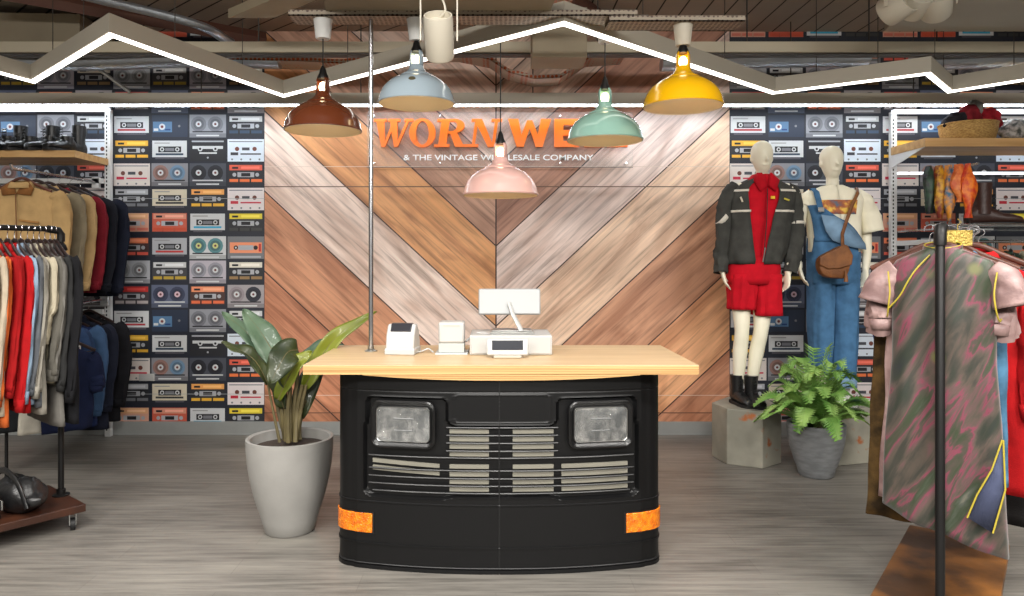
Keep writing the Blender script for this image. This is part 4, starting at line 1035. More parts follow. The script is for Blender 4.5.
shell('t_shirt', t, spec2, M_tee, 8, -90, 270, amp=.004, label='cream short-sleeved t-shirt')
sleeve('sleeve', t, [r1(852,196), r1(861,200), r1(868,213), r1(872,232,-.01)], [.05,.068,.07,.078], M_tee, 4, .005)
sleeve('sleeve', t, [r1(815,197), r1(808,199), r1(804,206)], [.05,.055,.056], M_tee, 6, .004)
# printed picture on the shirt chest (burst of warm colours)
mp = bpy.data.materials.new('shirt_print'); mp.use_nodes = True; nt = mp.node_tree; b_ = nt.nodes['Principled BSDF']; n_ = nt.nodes.new('ShaderNodeTexNoise'); n_.inputs['Scale'].default_value = 14; n_.inputs['Detail'].default_value = 4
tc = nt.nodes.new('ShaderNodeTexCoord'); nt.links.new(tc.outputs['Object'], n_.inputs['Vector']); r_ = nt.nodes.new('ShaderNodeValToRGB'); e = r_.color_ramp.elements
e[0].position = .3; e[0].color = lin((90,110,130)); e[1].position = .7; e[1].color = lin((224,166,80))
for p_, c_ in ((.42,(150,90,70)),(.5,(186,112,66)),(.6,(238,200,90))): x_ = e.new(p_); x_.color = lin(c_)
nt.links.new(n_.outputs['Fac'], r_.inputs['Fac']); nt.links.new(r_.outputs['Color'], b_.inputs['Base Color']); b_.inputs['Roughness'].default_value = .8
def pz_(spec, ya, yb, n=4):
    X_ = [-s_[2] for s_ in spec]; out = []
    for i in range(n):
        z = r1(0, ya+(yb-ya)*i/(n-1)).z; g = lambda k: interp(X_, [s_[k] for s_ in spec], -z); out.append((g(0), g(1), z, g(3), g(4)))
    return out
shell('chest_print', t, pz_(spec2, 201, 215), mp, 8, -126, -62, off=.006, n=6, solid=.001, amp=.004)
# dungarees
shell('dungarees', t, [S2(833,238,23.5,.13), S2(833,246,24,.135), S2(833,262,24.5,.14), S2(833,276,24.5,.14), S2(833,284,23.5,.125)], M_den, 9, -90, 270, amp=.008, label='blue denim dungarees worn on one strap')
for x0_, x1_, w0_, w1_, yb_, sd in ((821,820,11.9,10,372,1),(845,842.5,12,11,380,2)):
    cloth('trouser_leg', t, [((r1(x0_+(x1_-x0_)*u,0).x, Y2, r1(0,270+(yb_-270)*u).z), (w0_+(w1_-w0_)*u)*K2, .125-.025*u) for u in [i/14 for i in range(15)]], M_den, sd*5, .007, 6)
cloth('turned_cuff', t, [((r1(842,0).x, Y2, r1(0,y).z), 11.8*K2, .108) for y in (376,379,382,386)], M_den2, 12, .005)
# bib: left half up to the strap, right half folded down
f_b0 = lambda u: interp([0,1],[208,186], u)
bibs = pz_(spec2, 206, 242, 8)
shell('bib', t, bibs, M_den, 11, lambda u: 262-(62*(1-.2*u)), lambda u: interp([0,.25,1],[236,258,320],u), off=.016, n=12, solid=.004, amp=.004)
fb = MB(); 
A = [r1(812,216,-.155), r1(826,218,-.165), r1(842,229,-.165), r1(857,244,-.12), r1(857,250,-.135), r1(838,247,-.175), r1(822,241,-.175), r1(816,232,-.165)]
fb.add(A, [tuple(range(8))]); obj('folded_bib_flap', fb, M_den2, t, world=True, solid=.01, label='pale inside of the bib folded down')
obj('strap', MB().tube([r1(813,214,-.14), r1(811,203,-.135), r1(811,193,-.09), r1(812,189,-.02), r1(813,192,.07), r1(818,215,.12)], [(.022,.005)]*6, 10, up=(0,1,0)), M_den, t, world=True)
obj('buckle', MB().box((-.022,-.004,-.018),(.022,.004,.018), Matrix.Translation(r1(812.5,211,-.148))), M_steel, t, world=True, bevel=.003)
for px_, w_ in ((829,1),(842,1)):
    boot(t, Vector((r1(px_,0).x,Y2-.02,PH)), .1 if px_ < 835 else -.1, .10, mat('white_canvas', (220,218,210), .7), 'shoe', M_wplastic)
# bag
bg = thing('crossbody_bag', 'small brown leather crossbody bag hanging on the mannequin in dungarees', 'bag', r1(817,262,-.26))
M_lea = mat('brown_leather', (108,64,30), .6, c2=(134,84,42), vscale=12, bump=.3, bscale=90)
mb = MB(); rs = []
for y, s_ in ((-.045,.8),(-.038,.96),(-.02,1.0),(.02,1.0),(.038,.96),(.045,.8)):
    rs.append([Vector((a*s_+.0, y, b*s_)) for a, b in [(-.115,.03),(-.12,-.03),(-.10,-.095),(-.04,-.118),(.04,-.118),(.075,-.125),(.095,-.09),(.115,-.03),(.118,.04),(.085,.11),(.05,.125),(.0,.09),(-.07,.06)]])
mb.rings(rs); obj('pouch', mb, M_lea, bg, sub=1)
obj('flap', MB().rings([[Vector((a*s_, y, b*s_)) for a, b in [(-.118,.035),(-.12,-.02),(-.06,-.05),(.03,-.045),(.11,-.02),(.12,.045),(.085,.115),(.05,.13),(0,.094),(-.07,.065)]] for y, s_ in ((-.06,.97),(-.046,1.02))]), M_lea, bg, bevel=.006)
obj('tassel', MB().tube([(.06,-.06,-.06),(.065,-.062,-.10),(.065,-.06,-.14)], [.006,.012,.016], 8), M_lea, bg)
obj('shoulder_strap', MB().tube([r1(827,247,-.25), r1(831,235,-.18), r1(836,222,-.165), r1(842,207,-.155), r1(850,194,-.12), r1(856,188.5,-.02), r1(856,192,.08)], [(.013,.005)]*7, 8, up=(0,1,0)), M_lea, bg, world=True)
# ================================================================ WALL UNITS
M_oak = mat('oak_shelf', (206,166,112), .5, c2=(186,144,92), vscale=1.5, stretch=(1,12,12))
M_unit = mat('white_upright', (225,226,226), .45)
M_hole = mat('slot_dark', (50,52,56), .7)
def upright(par, X, z0, z1):
    o = obj('upright', MB().box((X-.024,6.09,z0),(X+.024,6.13,z1)), M_unit, par, world=True, smooth=False)
    mb = MB(); z = z0+.05
    while z < z1-.05: mb.box((X-.012,6.0885,z),(X-.002,6.0905,z+.018)); z += .032
    h = obj('slots', mb, M_hole, o, smooth=False); h.data.transform(wm(par).inverted()); return o
M_strip = mat('lit_strip', (255,255,255), .5, emit=(240,246,255), es=1.4)
t = thing('wall_shelving', 'white slotted wall shelving frame on the left with a lit top rail', 'shelving', (-3.8,6.11,0))
upright(t, -3.255, .0, 2.74); upright(t, -4.5, .0, 2.74)
obj('top_rail', MB().box((-4.52,6.05,2.722),(-3.23,6.088,2.752)), M_strip, t, world=True, smooth=False, label='glowing white top rail')
obj('cross_rail', MB().box((-4.48,6.06,1.03),(-3.28,6.088,1.07)), M_unit, t, world=True, smooth=False)
obj('cross_rail', MB().box((-4.48,6.06,2.12),(-3.28,6.088,2.16)), M_unit, t, world=True, smooth=False)
obj('shelf_board', MB().box((-4.5,5.6,2.272),(-3.245,6.085,2.325)), M_oak, t, world=True, smooth=False, label='pale wooden shelf board')
t2 = thing('wall_shelving', 'white slotted wall shelving frame on the right with a lit top rail', 'shelving', (3.9,6.11,0))
upright(t2, 3.335, .0, 2.72); upright(t2, 4.62, .0, 2.72)
obj('top_rail', MB().box((3.31,6.05,2.702),(4.64,6.088,2.732)), M_strip, t2, world=True, smooth=False, label='glowing white top rail')
obj('shelf_board', MB().box((3.305,5.6,2.355),(4.6,6.085,2.42)), M_oak, t2, world=True, smooth=False, label='pale wooden shelf board')
obj('bracket', MB().prism([(5.62,2.355),(6.09,2.355),(6.09,2.25)], lambda a, b: (3.312,a,b), lambda a, b: (3.320,a,b)), M_unit, t2, world=True, smooth=False)
obj('cross_rail', MB().box((3.36,6.06,2.195),(4.6,6.088,2.215)), M_strip, t2, world=True, smooth=False, label='lit white cross rail')
M_glass = mat('clear_shelf', (225,235,235), .06, alpha=.18)
obj('glass_shelf', MB().box((3.37,5.25,1.722),(4.6,6.05,1.73)), M_glass, t2, world=True, smooth=False, label='clear shelf')
obj('front_rod', MB().tube([(3.12,5.25,1.735),(4.6,5.25,1.735)], .008, 8).tube([(3.37,5.25,1.715),(3.37,6.09,1.715)], .007, 8), M_chrome, t2, world=True)
obj('face_out_arm', MB().tube([(3.55,6.07,2.19),(3.55,5.35,2.19)], .009, 8), M_chrome, t2, world=True)
M_bask = mat('woven_basket', (196,160,96), .8, c2=(150,112,60), vscale=60, stretch=(1,1,3), bump=.8, bscale=90)
bc = Vector((at(968,5.82)+.0,5.82,2.421))
t = thing('basket', 'round woven straw basket of scarves on the right wooden shelf', 'basket', bc)
obj('bowl', MB().lathe([(.001,.0),(.165,.0),(.185,.02),(.202,.08),(.208,.14),(.198,.14),(.19,.10),(.17,.03),(.001,.012)], 36), M_bask, t)
obj('rim', MB().lathe([(.206+.008*math.cos(a), .14+.008*math.sin(a)) for a in [2*PI*k/8 for k in range(9)]], 36), M_bask, t)
def crumple(name, label, c, r, m, seed, cat='scarf', group=None):
    mb = MB().ball((0,0,0), r, 26, 18)
    for v in mb.v:
        n_ = noise.noise(v*14+Vector((seed,0,0)))*.5+noise.noise(v*30+Vector((0,seed,0)))*.3
        v *= 1+n_*.55
    o = obj(name, mb, m); o.location = c; return tag(o, label, cat, group)
for dx, dy, dz, r, c_, lb in ((-.10,-.03,.15,(.11,.09,.09),(34,30,34),'dark charcoal scarf bundled at the left of the straw basket'),(-.02,-.05,.19,(.09,.08,.09),(120,30,38),'dark red scarf bundled near the middle of the straw basket'),
      (.04,-.02,.24,(.07,.06,.11),(128,126,120),'grey scarf bunched highest in the straw basket'),(.13,-.05,.17,(.10,.09,.09),(150,28,40),'crimson scarf spilling over the right edge of the basket'),(.08,.06,.22,(.12,.09,.09),(104,86,70),'brown patterned scarf at the back of the straw basket')):
    crumple('scarf', lb, bc+Vector((dx,dy,dz)), r, fabric(c_, .5), dx*50)
crumple('cap', 'grey and white mottled cap at the far right end of the wooden shelf', Vector((at(1016,5.8),5.8,2.51)), (.12,.10,.09), mat('mottled_cloth', (190,186,182), .8, c2=(70,74,70), vscale=24), 9, 'cap')
# scarves on the arm
for i, (px, w, c1, c2, L_, dy) in enumerate(((929,.03,(40,70,50),(20,20,30),.36,.0),(937,.032,(214,160,40),(120,40,30),.40,-.03),(944,.03,(40,96,130),(226,150,50),.42,-.06),(951,.05,(232,140,70),(206,90,40),.28,-.1),(956,.04,(240,126,20),(200,50,30),.40,-.14))):
    m = mat('printed_silk', c1, .5, c2=c2, vscale=22, bump=.2, bscale=60); x = at(px, 5.5); rs = []
    mb = MB(); n = 26
    for k in range(n):
        u = k/(n-1); ww = w*(.6+.7*math.sin(PI*min(1,u*1.1))+.25*math.sin(u*9+i)); rs.append([Vector((x+ww*math.cos(a)*(1+.2*math.sin(3*a+u*4)), 5.5+dy+.03*math.sin(a)*(1+.3*math.sin(2*a+u*7)), 2.19-u*L_)) for a in [2*PI*j/18 for j in range(18)]])
    mb.rings(rs); cx = Vector((x,5.5+dy,2.19))
    mb.v = [v-cx for v in mb.v]
    o = obj('silk_scarf', mb, m); o.location = cx
    tag(o, ['dark green printed scarf, leftmost of the hanging scarves','mustard and red scarf hanging second from the left','teal blue and yellow scarf in the middle of the hanging scarves','pale orange knotted scarf at the top of the hanging bunch','vivid orange scarf hanging rightmost and nearest'][i], 'scarf')
# boots on the clear shelf
M_brl = mat('dark_brown_leather', (58,34,28), .45, bump=.3, bscale=50)
for px, yy, rz, lb in ((984,5.45,1.25,'dark brown leather ankle boot pointing right on the clear shelf'),(978,5.75,1.3,'black ankle boot behind the brown one on the clear shelf')):
    r_ = thing('ankle_boot', lb, 'boot', (at(px,yy),yy,1.7305))
    boot(r_, Vector((at(px,yy),yy,1.7305)), rz, .25, M_brl if yy < 5.6 else M_boot, 'upper', M_dark, .27); r_.scale = (1.3,1.3,1.3)
# dark shoes on the left shelf
i = 0
for yy, zz_, pxs in ((5.75,2.3255,(8,30,50,66)),(5.95,2.3255,(20,52,78))):
    for px in pxs:
        X = at(px, yy); lb = ['black shoe on the left shelf nearest the edge of the photo','second black shoe from the left on the wooden shelf','third black shoe from the left on the wooden shelf','black shoe at the right front end of the left shelf','black ankle shoe in the back row behind the first two shoes','black ankle shoe in the back row behind the third shoe','black ankle shoe in the back row nearest the upright'][i]
        r_ = thing('shoe', lb, 'shoe', (X,yy,zz_), 0, 'black shoes on the left shelf'); boot(r_, Vector((X,yy,zz_)), random.uniform(-.5,.5), .12 if i < 4 else .25, M_boot, 'upper', M_dark, .27); i += 1

# ================================================================ GARMENTS
M_hang = mat('dark_hanger', (44,30,28), .4); M_hangw = mat('brown_wooden_hanger', (92,50,34), .35, c2=(74,38,26), vscale=6)
_hm = {}
def hanger(loc, rz, label, group, w=.21, wood=False):
    k = (w, wood)
    if k not in _hm:
        t = thing('clothes_hanger', label, 'hanger', loc, rz, group)
        pts = [(.0,0,-.065),(.0,0,-.03),(.02,0,-.012),(.018,0,.004),(0,0,.012),(-.017,0,.004),(-.02,0,-.012)]
        obj('hook', MB().tube(bez(pts,4), .0022, 6), M_chrome, t)
        obj('shoulder_bar', MB().tube(bez([(-w,0,-.165),(-w*.5,0,-.115),(0,0,-.068),(w*.5,0,-.115),(w,0,-.165)],5), [(.011,.007)]*21, 8, up=(0,1,0)), M_hangw if wood else M_hang, t)
        obj('trouser_bar', MB().tube([(-w*.9,0,-.168),(w*.9,0,-.168)], .004, 6), M_hangw if wood else M_hang, t)
        _hm[k] = t; return t
    return dup(_hm[k], loc, rz, label, group)
def garment(name, label, cat, loc, rz, m, L_=.75, W_=.46, T=.05, sl=.58, seed=0, group=None, flare=1.0, sm=None, collar=True, hood=False, sleeve_w=.07, neck=-.085, cut=0, amp=.014, hem=None, cuffm=None, swing=0, st=.04):
    """hangs from loc; local x = width, y = thickness, z down"""
    t = thing(name, label, cat, loc, rz, group); z0 = neck
    D_ = min(.042, T+.012); spec = [(z0,.055,D_),(z0-.015,.075,D_),(z0-.03,W_*.22,D_),(z0-.05,W_*.36,D_),(z0-.075,W_*.46,D_),(z0-.10,W_*.5,D_),(z0-.20,W_*.47,T+.0),(z0-.35,W_*.46,T+.006),(z0-(L_)*.75,W_*.47*(1+(flare-1)*.6),T+.012),(z0-L_,W_*.48*flare,T+.016)]
    n = 34; rs = []; nn = 40
    X_ = [-s_[0] for s_ in spec]
    for i in range(n):
        u = i/(n-1); zz_ = z0-L_*(u**1.25 if u < .5 else u**1.25)
        w = interp(X_, [s_[1] for s_ in spec], -zz_); d = interp(X_, [s_[2] for s_ in spec], -zz_); ring = []
        for k in range(nn):
            a = 2*PI*k/nn; ca, sa = math.cos(a), math.sin(a)
            x = w*math.copysign(abs(ca)**.8, ca); y = d*math.copysign(abs(sa)**.6, sa)
            f = amp*min(1, u*1.6)*(math.sin(x*38+seed*1.7+noise.noise(Vector((x*4,seed,zz_*3)))*4)*.6+noise.noise(Vector((x*9+seed,sa*2,zz_*5)))*1.2)
            ring.append(Vector((x+noise.noise(Vector((zz_*5,seed,ca)))*.01, y+f, zz_+(cut*x/W_ if u > .6 else 0)*(u-.6)*2.5)))
        rs.append(ring)
    b = obj('garment_body', MB().rings(rs, False), m, t, solid=.003)
    if hem:
        obj('hem_band', MB().rings([[p*1.0+Vector((0,0,-.0)) for p in rs[-2]], [p+Vector((0,0,-.02)) for p in rs[-1]]], False), hem, t, solid=.006)
    if sl:
        for sg in (-1,1):
            sx = sg*(W_*.47); pts = [(sx*.86,0,z0-.085),(sx*1.04,-.004,z0-.13),(sx*1.12+swing,-.012,z0-.30),(sx*1.10+swing,-.03,z0-.12-sl*.65),(sx*1.06+swing,-.045,z0-.10-sl)]
            c = bez(pts, 7); rr_ = resample([(.05,st),(sleeve_w,st),(sleeve_w*.95,st),(sleeve_w*.85,st*.95),(sleeve_w*.72,st*.85)], len(c)); mb = MB(); mb.tube(c, rr_, 16, cap=False, up=(0,1,0))
            for i_, v in enumerate(mb.v):
                k = i_//16; a = (i_ % 16)*PI/8; d_ = v-c[k]; v += d_.normalized()*(noise.noise(Vector((math.cos(a)*1.8+seed, math.sin(a)*1.8+sg, k*.16)))*.016+noise.noise(Vector((math.cos(a)+seed, k*.6, sg)))*.006)
            so = obj('sleeve', mb, sm or m, t, solid=.003)
            e = Vector(c[-1]); obj('cuff', MB().tube([c[-2], c[-1]+Vector((0,0,-.035))], [(sleeve_w*.74,st*.9),(sleeve_w*.62,st*.8)], 14, cap=False, up=(0,1,0)), cuffm or sm or m, t, solid=.005)
    if collar:
        obj('collar', MB().rings([[Vector((r*1.25*math.cos(a), r*.8*math.sin(a)-.004, zz2+.012*math.sin(a))) for a in [2*PI*k/20 for k in range(20)]] for r, zz2 in ((.060,z0-.012),(.056,z0+.022),(.066,z0+.01),(.076,z0-.018))], False), cuffm or m, t, solid=.003)
    return t

# ---- front left rack
uL = Vector((.637,.77,0)); vL = Vector((.77,-.637,0)); PL = Vector((-2.48,4.145,0)); ra = math.atan2(vL.y, vL.x)
t = thing('clothes_rack', 'black pipe clothes rack on a dark wooden wheeled base at the left', 'clothes rack', PL)
zr = 1.655; BL = 1.3
mb = MB().tube([PL+Vector((0,0,.14)), PL+Vector((0,0,zr-.03)), PL-uL*.012+Vector((0,0,zr-.008)), PL-uL*.035+Vector((0,0,zr)), PL-uL*(BL-.03)+Vector((0,0,zr)), PL-uL*BL+Vector((0,0,zr-.03)), PL-uL*BL+Vector((0,0,.14))], .0155, 12)
obj('pipe_frame', mb, M_black, t, world=True)
obj('pipe_elbow', MB().tube([PL+Vector((0,0,zr-.07)), PL+Vector((0,0,zr-.03)), PL-uL*.012+Vector((0,0,zr-.008)), PL-uL*.07+Vector((0,0,zr))], .021, 12), M_black, t, world=True)
obj('foot_flange', MB().lathe([(.045,.138),(.045,.146),(.024,.15),(.024,.175),(.016,.178)], 20, c=PL, cap=True), M_black, t, world=True)
def plate(u, v, C, l0, l1, hw, z0, z1):
    return MB().prism([(l0,-hw),(l1,-hw),(l1,hw),(l0,hw)], lambda a, b: tuple(C+u*a+v*b+Vector((0,0,z0))), lambda a, b: tuple(C+u*a+v*b+Vector((0,0,z1))))
M_walnut = mat('dark_red_wood', (74,42,27), .4, c2=(54,30,20), vscale=2.5, stretch=(3,3,3))
obj('base_board', plate(uL, vL, PL, -BL-.03, .03, .27, .098, .139), M_walnut, t, world=True, smooth=False, bevel=.004)
def caster(par, p, rz=.6):
    e = bpy.data.objects.new('caster', None); COL.objects.link(e); e.parent = par; e.location = wm(par).inverted() @ p; e.rotation_euler = (0,0,rz)
    obj('fork', MB().box((-.02,-.02,.09),(.02,.02,.098)).box((-.018,-.015,.03),(-.013,.018,.092)).box((.013,-.015,.03),(.018,.018,.092)), M_steel, e)
    obj('wheel', MB().tube([(-.011,0,.033),(.011,0,.033)], .033, 20), M_dark, e)
for a, b in ((-.02,.22),(-.02,-.22),(-BL,.22),(-BL,-.22)): caster(t, PL+uL*a+vL*b)
GL = [ # t, colour, length, width, sleeve, name, label, cat
 (0.031,(26,26,29),0.87,0.53,0.69,'jacket','charcoal black jacket nearest the end pole of the left rack','jacket'),
 (0.055,(50,50,50),0.67,0.51,0.63,'sweater','dark grey sweater second from the end pole of the left rack','sweater'),
 (0.083,(128,124,118),0.93,0.51,0.57,'sweatshirt','mid grey sweatshirt third from the end pole, hanging lower than its neighbours','sweatshirt'),
 (0.111,(110,106,98),0.71,0.50,0.57,'sweater','taupe grey sweater between the mid grey and the cream garments','sweater'),
 (0.139,(204,194,168),0.69,0.50,0.37,'shirt','cream shirt showing between the grey garments on the left rack','shirt'),
 (0.169,(168,162,150),0.85,0.51,0.65,'sweater','pale beige-grey sweater left of the cream shirt on the left rack','sweater'),
 (0.201,(104,108,114),0.81,0.50,0.63,'sweatshirt','slate grey hooded sweatshirt between the beige sweater and the light blue shirt','sweatshirt'),
 (0.231,(158,182,208),0.79,0.51,0.67,'shirt','light blue shirt next to the bright red sweater','shirt'),
 (0.264,(214,22,28),0.83,0.52,0.71,'sweater','bright red sweater with full sleeves on the left rack','sweater'),
 (0.304,(196,24,26),0.67,0.51,0.63,'sweater','second red sweater just left of the bright red one','sweater'),
 (0.339,(226,110,50),0.89,0.50,0.67,'sweater','orange knitted sweater left of the red sweaters','sweater'),
 (0.378,(206,190,166),0.83,0.52,0.67,'sweater','beige sweater left of the orange one at the photo edge','sweater'),
 (0.387,(150,120,90),0.87,0.50,0.67,'jacket','light brown jacket left of the beige sweater on the left rack','jacket'),
]
for i, (s_, c_, L_, W1, sl, nm, lb, cat) in enumerate(GL):
    p = PL-uL*s_+Vector((0,0,zr+.004))
    hanger(p, ra, 'dark hanger carrying the '+' '.join(lb.split()[:3]), 'dark hangers on the left pipe rack', .19)
    garment(nm, lb, cat, p+Vector((0,0,-.03)), ra+random.uniform(-.06,.06), fabric(tuple(int(v*(.74 if c_[0] > 190 and c_[1] < 60 else .84)) for v in c_), .14), L_+.03+(.05 if i == 0 else 0), W1+.05+(.06 if i == 0 else 0), .012, sl, seed=i*3.1, sleeve_w=.055, amp=.005, st=.02)
# long white print and dark shirts hanging low
# bag on the base
M_blk = mat('soft_black_leather', (22,22,23), .38, bump=.5, bscale=22)
bp_ = PL-uL*.23+vL*.08+Vector((0,0,.139))
t = thing('leather_bag', 'slouchy black leather bag with a big arched handle on the wooden rack base', 'bag', bp_, ra)
mb = MB().ball((0,0,.085), (.21,.12,.095), 30, 18)
for v in mb.v:
    n_ = noise.noise(v*9)*.25+noise.noise(v*22)*.1; v.x *= 1+n_; v.z = max(.001, v.z*(1+n_*.8)); v.y *= 1+n_
obj('bag_body', mb, M_blk, t)
obj('handle', MB().tube(bez([(-.20,-.04,.06),(-.16,-.06,.17),(-.02,-.06,.215),(.13,-.05,.17),(.20,-.03,.05)],8), [(.018,.010)]*33, 10, up=(0,1,0)), M_blk, t)
obj('buckle', MB().box((.10,-.125,.05),(.13,-.115,.10)), M_steel, t, bevel=.003)
bp2 = PL-uL*.50+vL*.02+Vector((0,0,.139))
r_ = thing('boot', 'black leather boot lying behind the bag at the photo edge', 'boot', bp2, ra)
boot(r_, bp2, ra+.9, .16, M_blk, 'upper', M_dark, .27)
r_ = thing('boot', 'black leather boot standing in front of the bag on the rack base', 'boot', PL-uL*.42+vL*.17+Vector((0,0,.139)), ra)
boot(r_, PL-uL*.42+vL*.17+Vector((0,0,.139)), ra+.4, .13, M_blk, 'upper', M_dark, .25)

# ---- left wall hanging jackets
t = thing('garment_rail', 'chrome face-out arm holding the row of jackets under the left shelf', 'rail', (-3.3,6.06,2.06))
obj('arm', MB().tube([(-3.34,6.08,2.132),(-3.34,5.02,2.112),(-3.34,5.0,2.142)], .011, 8), M_chrome, t, world=True)
obj('back_plate', MB().box((-3.37,6.06,2.08),(-3.31,6.088,2.17)), M_unit, t, world=True)
JL = [
 (5.12,(166,136,92),.66,.56,.60,'jacket','tan harrington jacket with brown collar facing out under the left shelf'),
 (5.28,(122,112,92),.98,.56,.62,'jacket','grey-olive jacket hanging directly behind the tan one'),
 (5.42,(168,140,98),.72,.58,.62,'jacket','light tan jacket behind the grey-olive jacket'),
 (5.56,(112,24,36),.78,.58,.62,'jacket','dark red jacket hanging behind the tan jackets'),
 (5.70,(22,24,32),.80,.60,.64,'jacket','black jacket hanging between the dark red and navy ones'),
 (5.84,(24,28,42),.82,.62,.66,'jacket','dark navy jacket hindmost in the row under the left shelf'),
]
for i, (yy, c_, L_, W1, sl, nm, lb) in enumerate(JL):
    p = Vector((-3.34,yy,2.125))
    hanger(p, 0, 'dark hanger carrying the '+' '.join(lb.split()[:3]), 'dark hangers under the left shelf', .21, i == 0)
    garment(nm, lb, 'jacket', p+Vector((0,0,-.03)), random.uniform(-.05,.05), fabric(c_, .12), L_, W1, .035, sl, seed=20+i*2.3, sleeve_w=.075, amp=.008)
# details of the facing tan jacket
tan = [o for o in COL.objects if o.get('label', '').startswith('tan harrington')][0]
M_bc = fabric((122,80,42), .1)
mb = MB()
for sg in (-1,1): mb.add([(0,-.062,-.155),(sg*.10,-.056,-.165),(sg*.115,-.05,-.115),(sg*.06,-.02,-.062),(sg*.035,-.03,-.07)], [(0,1,2,3,4)])
obj('collar_wing', mb, M_bc, tan, solid=.006, label='brown corduroy collar')
obj('zip', MB().tube([(0,-.066,-.155),(0,-.055,-.45),(.0,-.06,-.73)], .004, 6), mat('brown_zip', (110,72,40), .5), tan)
obj('pocket_flap', MB().box((.06,-.064,-.34),(.20,-.056,-.325), Matrix.Rotation(.12,4,'Y')), fabric((150,110,64),.1), tan, bevel=.002)
obj('neck_label', MB().box((-.012,-.028,-.118),(.012,-.024,-.10)), mat('red_tag', (206,40,30), .6), tan)
o = garment('jacket', 'black jacket sleeve hanging at the far left edge of the photo', 'jacket', Vector((-3.86,5.4,2.02)), 0, fabric((22,22,26),.2), .75, .5, .05, .6, seed=50)
hanger(Vector((-3.86,5.4,2.05)), 0, 'dark hanger carrying the black far-left jacket', 'dark hangers under the left shelf', .21)
# lower tier
t = thing('garment_rail', 'chrome face-out arm low on the wall holding denim and dark tops', 'rail', (-3.3,6.06,1.12))
obj('arm', MB().tube([(-3.27,6.08,1.15),(-3.27,5.02,1.13),(-3.27,5.0,1.155)], .011, 8), M_chrome, t, world=True); obj('back_plate', MB().box((-3.30,6.06,1.1),(-3.24,6.088,1.19)), M_unit, t, world=True)
for i, (yy, c_, c2_, lb, nm, L_) in enumerate([
 (5.12,(42,60,52),(196,198,196),'dark green top with white sleeves low beside the left rack','sweatshirt',.66),
 (5.30,(40,60,92),None,'mid blue denim shirt in the lower row','shirt',.70),
 (5.48,(28,42,80),(60,86,120),'navy blue top with lighter blue panel in the lower row','sweatshirt',.80),
 (5.66,(28,32,46),None,'dark navy coat hindmost in the lower row','coat',.86),
 (5.84,(24,24,28),None,'black coat at the wall end of the lower row','coat',.84)]):
    p = Vector((-3.27,yy,1.143))
    hanger(p, 0, 'dark hanger carrying the '+' '.join(lb.split()[:3]), 'dark hangers in the lower row', .20)
    garment(nm, lb, nm, p+Vector((0,0,-.03)), random.uniform(-.08,.08), fabric(c_, .2), L_, .52, .04, .58, seed=60+i*1.7, sm=fabric(c2_, .1) if c2_ else None, sleeve_w=.07, amp=.01)
for i, (x, yy, c_, lb) in enumerate([(-3.07,5.0,(196,190,176),'white printed t-shirt hanging lowest behind the left rack'),(-3.25,5.05,(36,38,40),'black t-shirt beside the white printed one behind the left rack'),(-2.93,5.02,(24,32,60),'royal blue t-shirt hanging low behind the pole of the left rack'),(-3.45,5.05,(46,44,42),'dark grey t-shirt hanging low at the photo edge')]):
    garment('t_shirt', lb, 't-shirt', Vector((x,yy-.05,.98)), .9, fabric(c_, .15), .58, .34, .02, .2, seed=80+i, sleeve_w=.06, collar=False)
    hanger(Vector((x,yy-.05,1.01)), .9, 'dark hanger carrying the '+' '.join(lb.split()[:3]), 'dark hangers in the lower row', .18)
o = obj('hanging_rail', MB().tube([(-4.6,4.975,1.01),(-2.86,4.975,1.01)], .011, 8).tube([(-3.35,4.975,1.01),(-3.35,4.975,.0)], .011, 8).tube([(-4.6,4.975,1.01),(-4.6,4.975,.0)], .011, 8), M_black)
tag(o, 'low black rail of t-shirts behind the left rack', 'rail')

# ================================================================ RIGHT FRONT RACK
uR = Vector((.61,.79,0)).normalized(); vR = Vector((.79,-.61,0)).normalized(); PR = Vector((1.68,2.75,0)); rb = math.atan2(vR.y, vR.x)
zq = 1.605
t = thing('clothes_rack', 'black pipe clothes rack on a rusty brown base board at the right front', 'clothes rack', PR)
BR = 1.0
obj('pipe_frame', MB().tube([PR+Vector((0,0,.125)), PR+Vector((0,0,zq-.03)), PR+uR*.012+Vector((0,0,zq-.008)), PR+uR*.035+Vector((0,0,zq)), PR+uR*(BR-.03)+Vector((0,0,zq)), PR+uR*BR+Vector((0,0,zq-.03)), PR+uR*BR+Vector((0,0,.125))], .0165, 12), M_black, t, world=True)
obj('pipe_elbow', MB().tube([PR+Vector((0,0,zq-.07)), PR+Vector((0,0,zq-.03)), PR+uR*.012+Vector((0,0,zq-.008)), PR+uR*.07+Vector((0,0,zq))], .022, 12), M_black, t, world=True)
obj('foot_flange', MB().lathe([(.045,.12),(.045,.128),(.025,.132),(.025,.16),(.017,.163)], 20, c=PR, cap=True), M_black, t, world=True)
M_rust = mat('rusty_board', (140,90,40), .5, c2=(66,42,22), vscale=4, bump=.15, bscale=14)
obj('base_board', plate(uR, vR, PR-vR*.04, -.1, BR+.05, .21, .08, .121), M_rust, t, world=True, smooth=False, bevel=.004)
for a, b in ((-.05,.12),(-.05,-.2),(BR,.12),(BR,-.2)):
    e = bpy.data.objects.new('caster', None); COL.objects.link(e); e.parent = t; e.location = wm(t).inverted() @ (PR+uR*a+vR*b); e.rotation_euler = (0,0,.3)
    obj('fork', MB().box((-.02,-.02,.072),(.02,.02,.08)).box((-.018,-.015,.025),(-.013,.018,.074)).box((.013,-.015,.025),(.018,.018,.074)), M_steel, e)
    obj('wheel', MB().tube([(-.011,0,.028),(.011,0,.028)], .028, 20), M_dark, e)
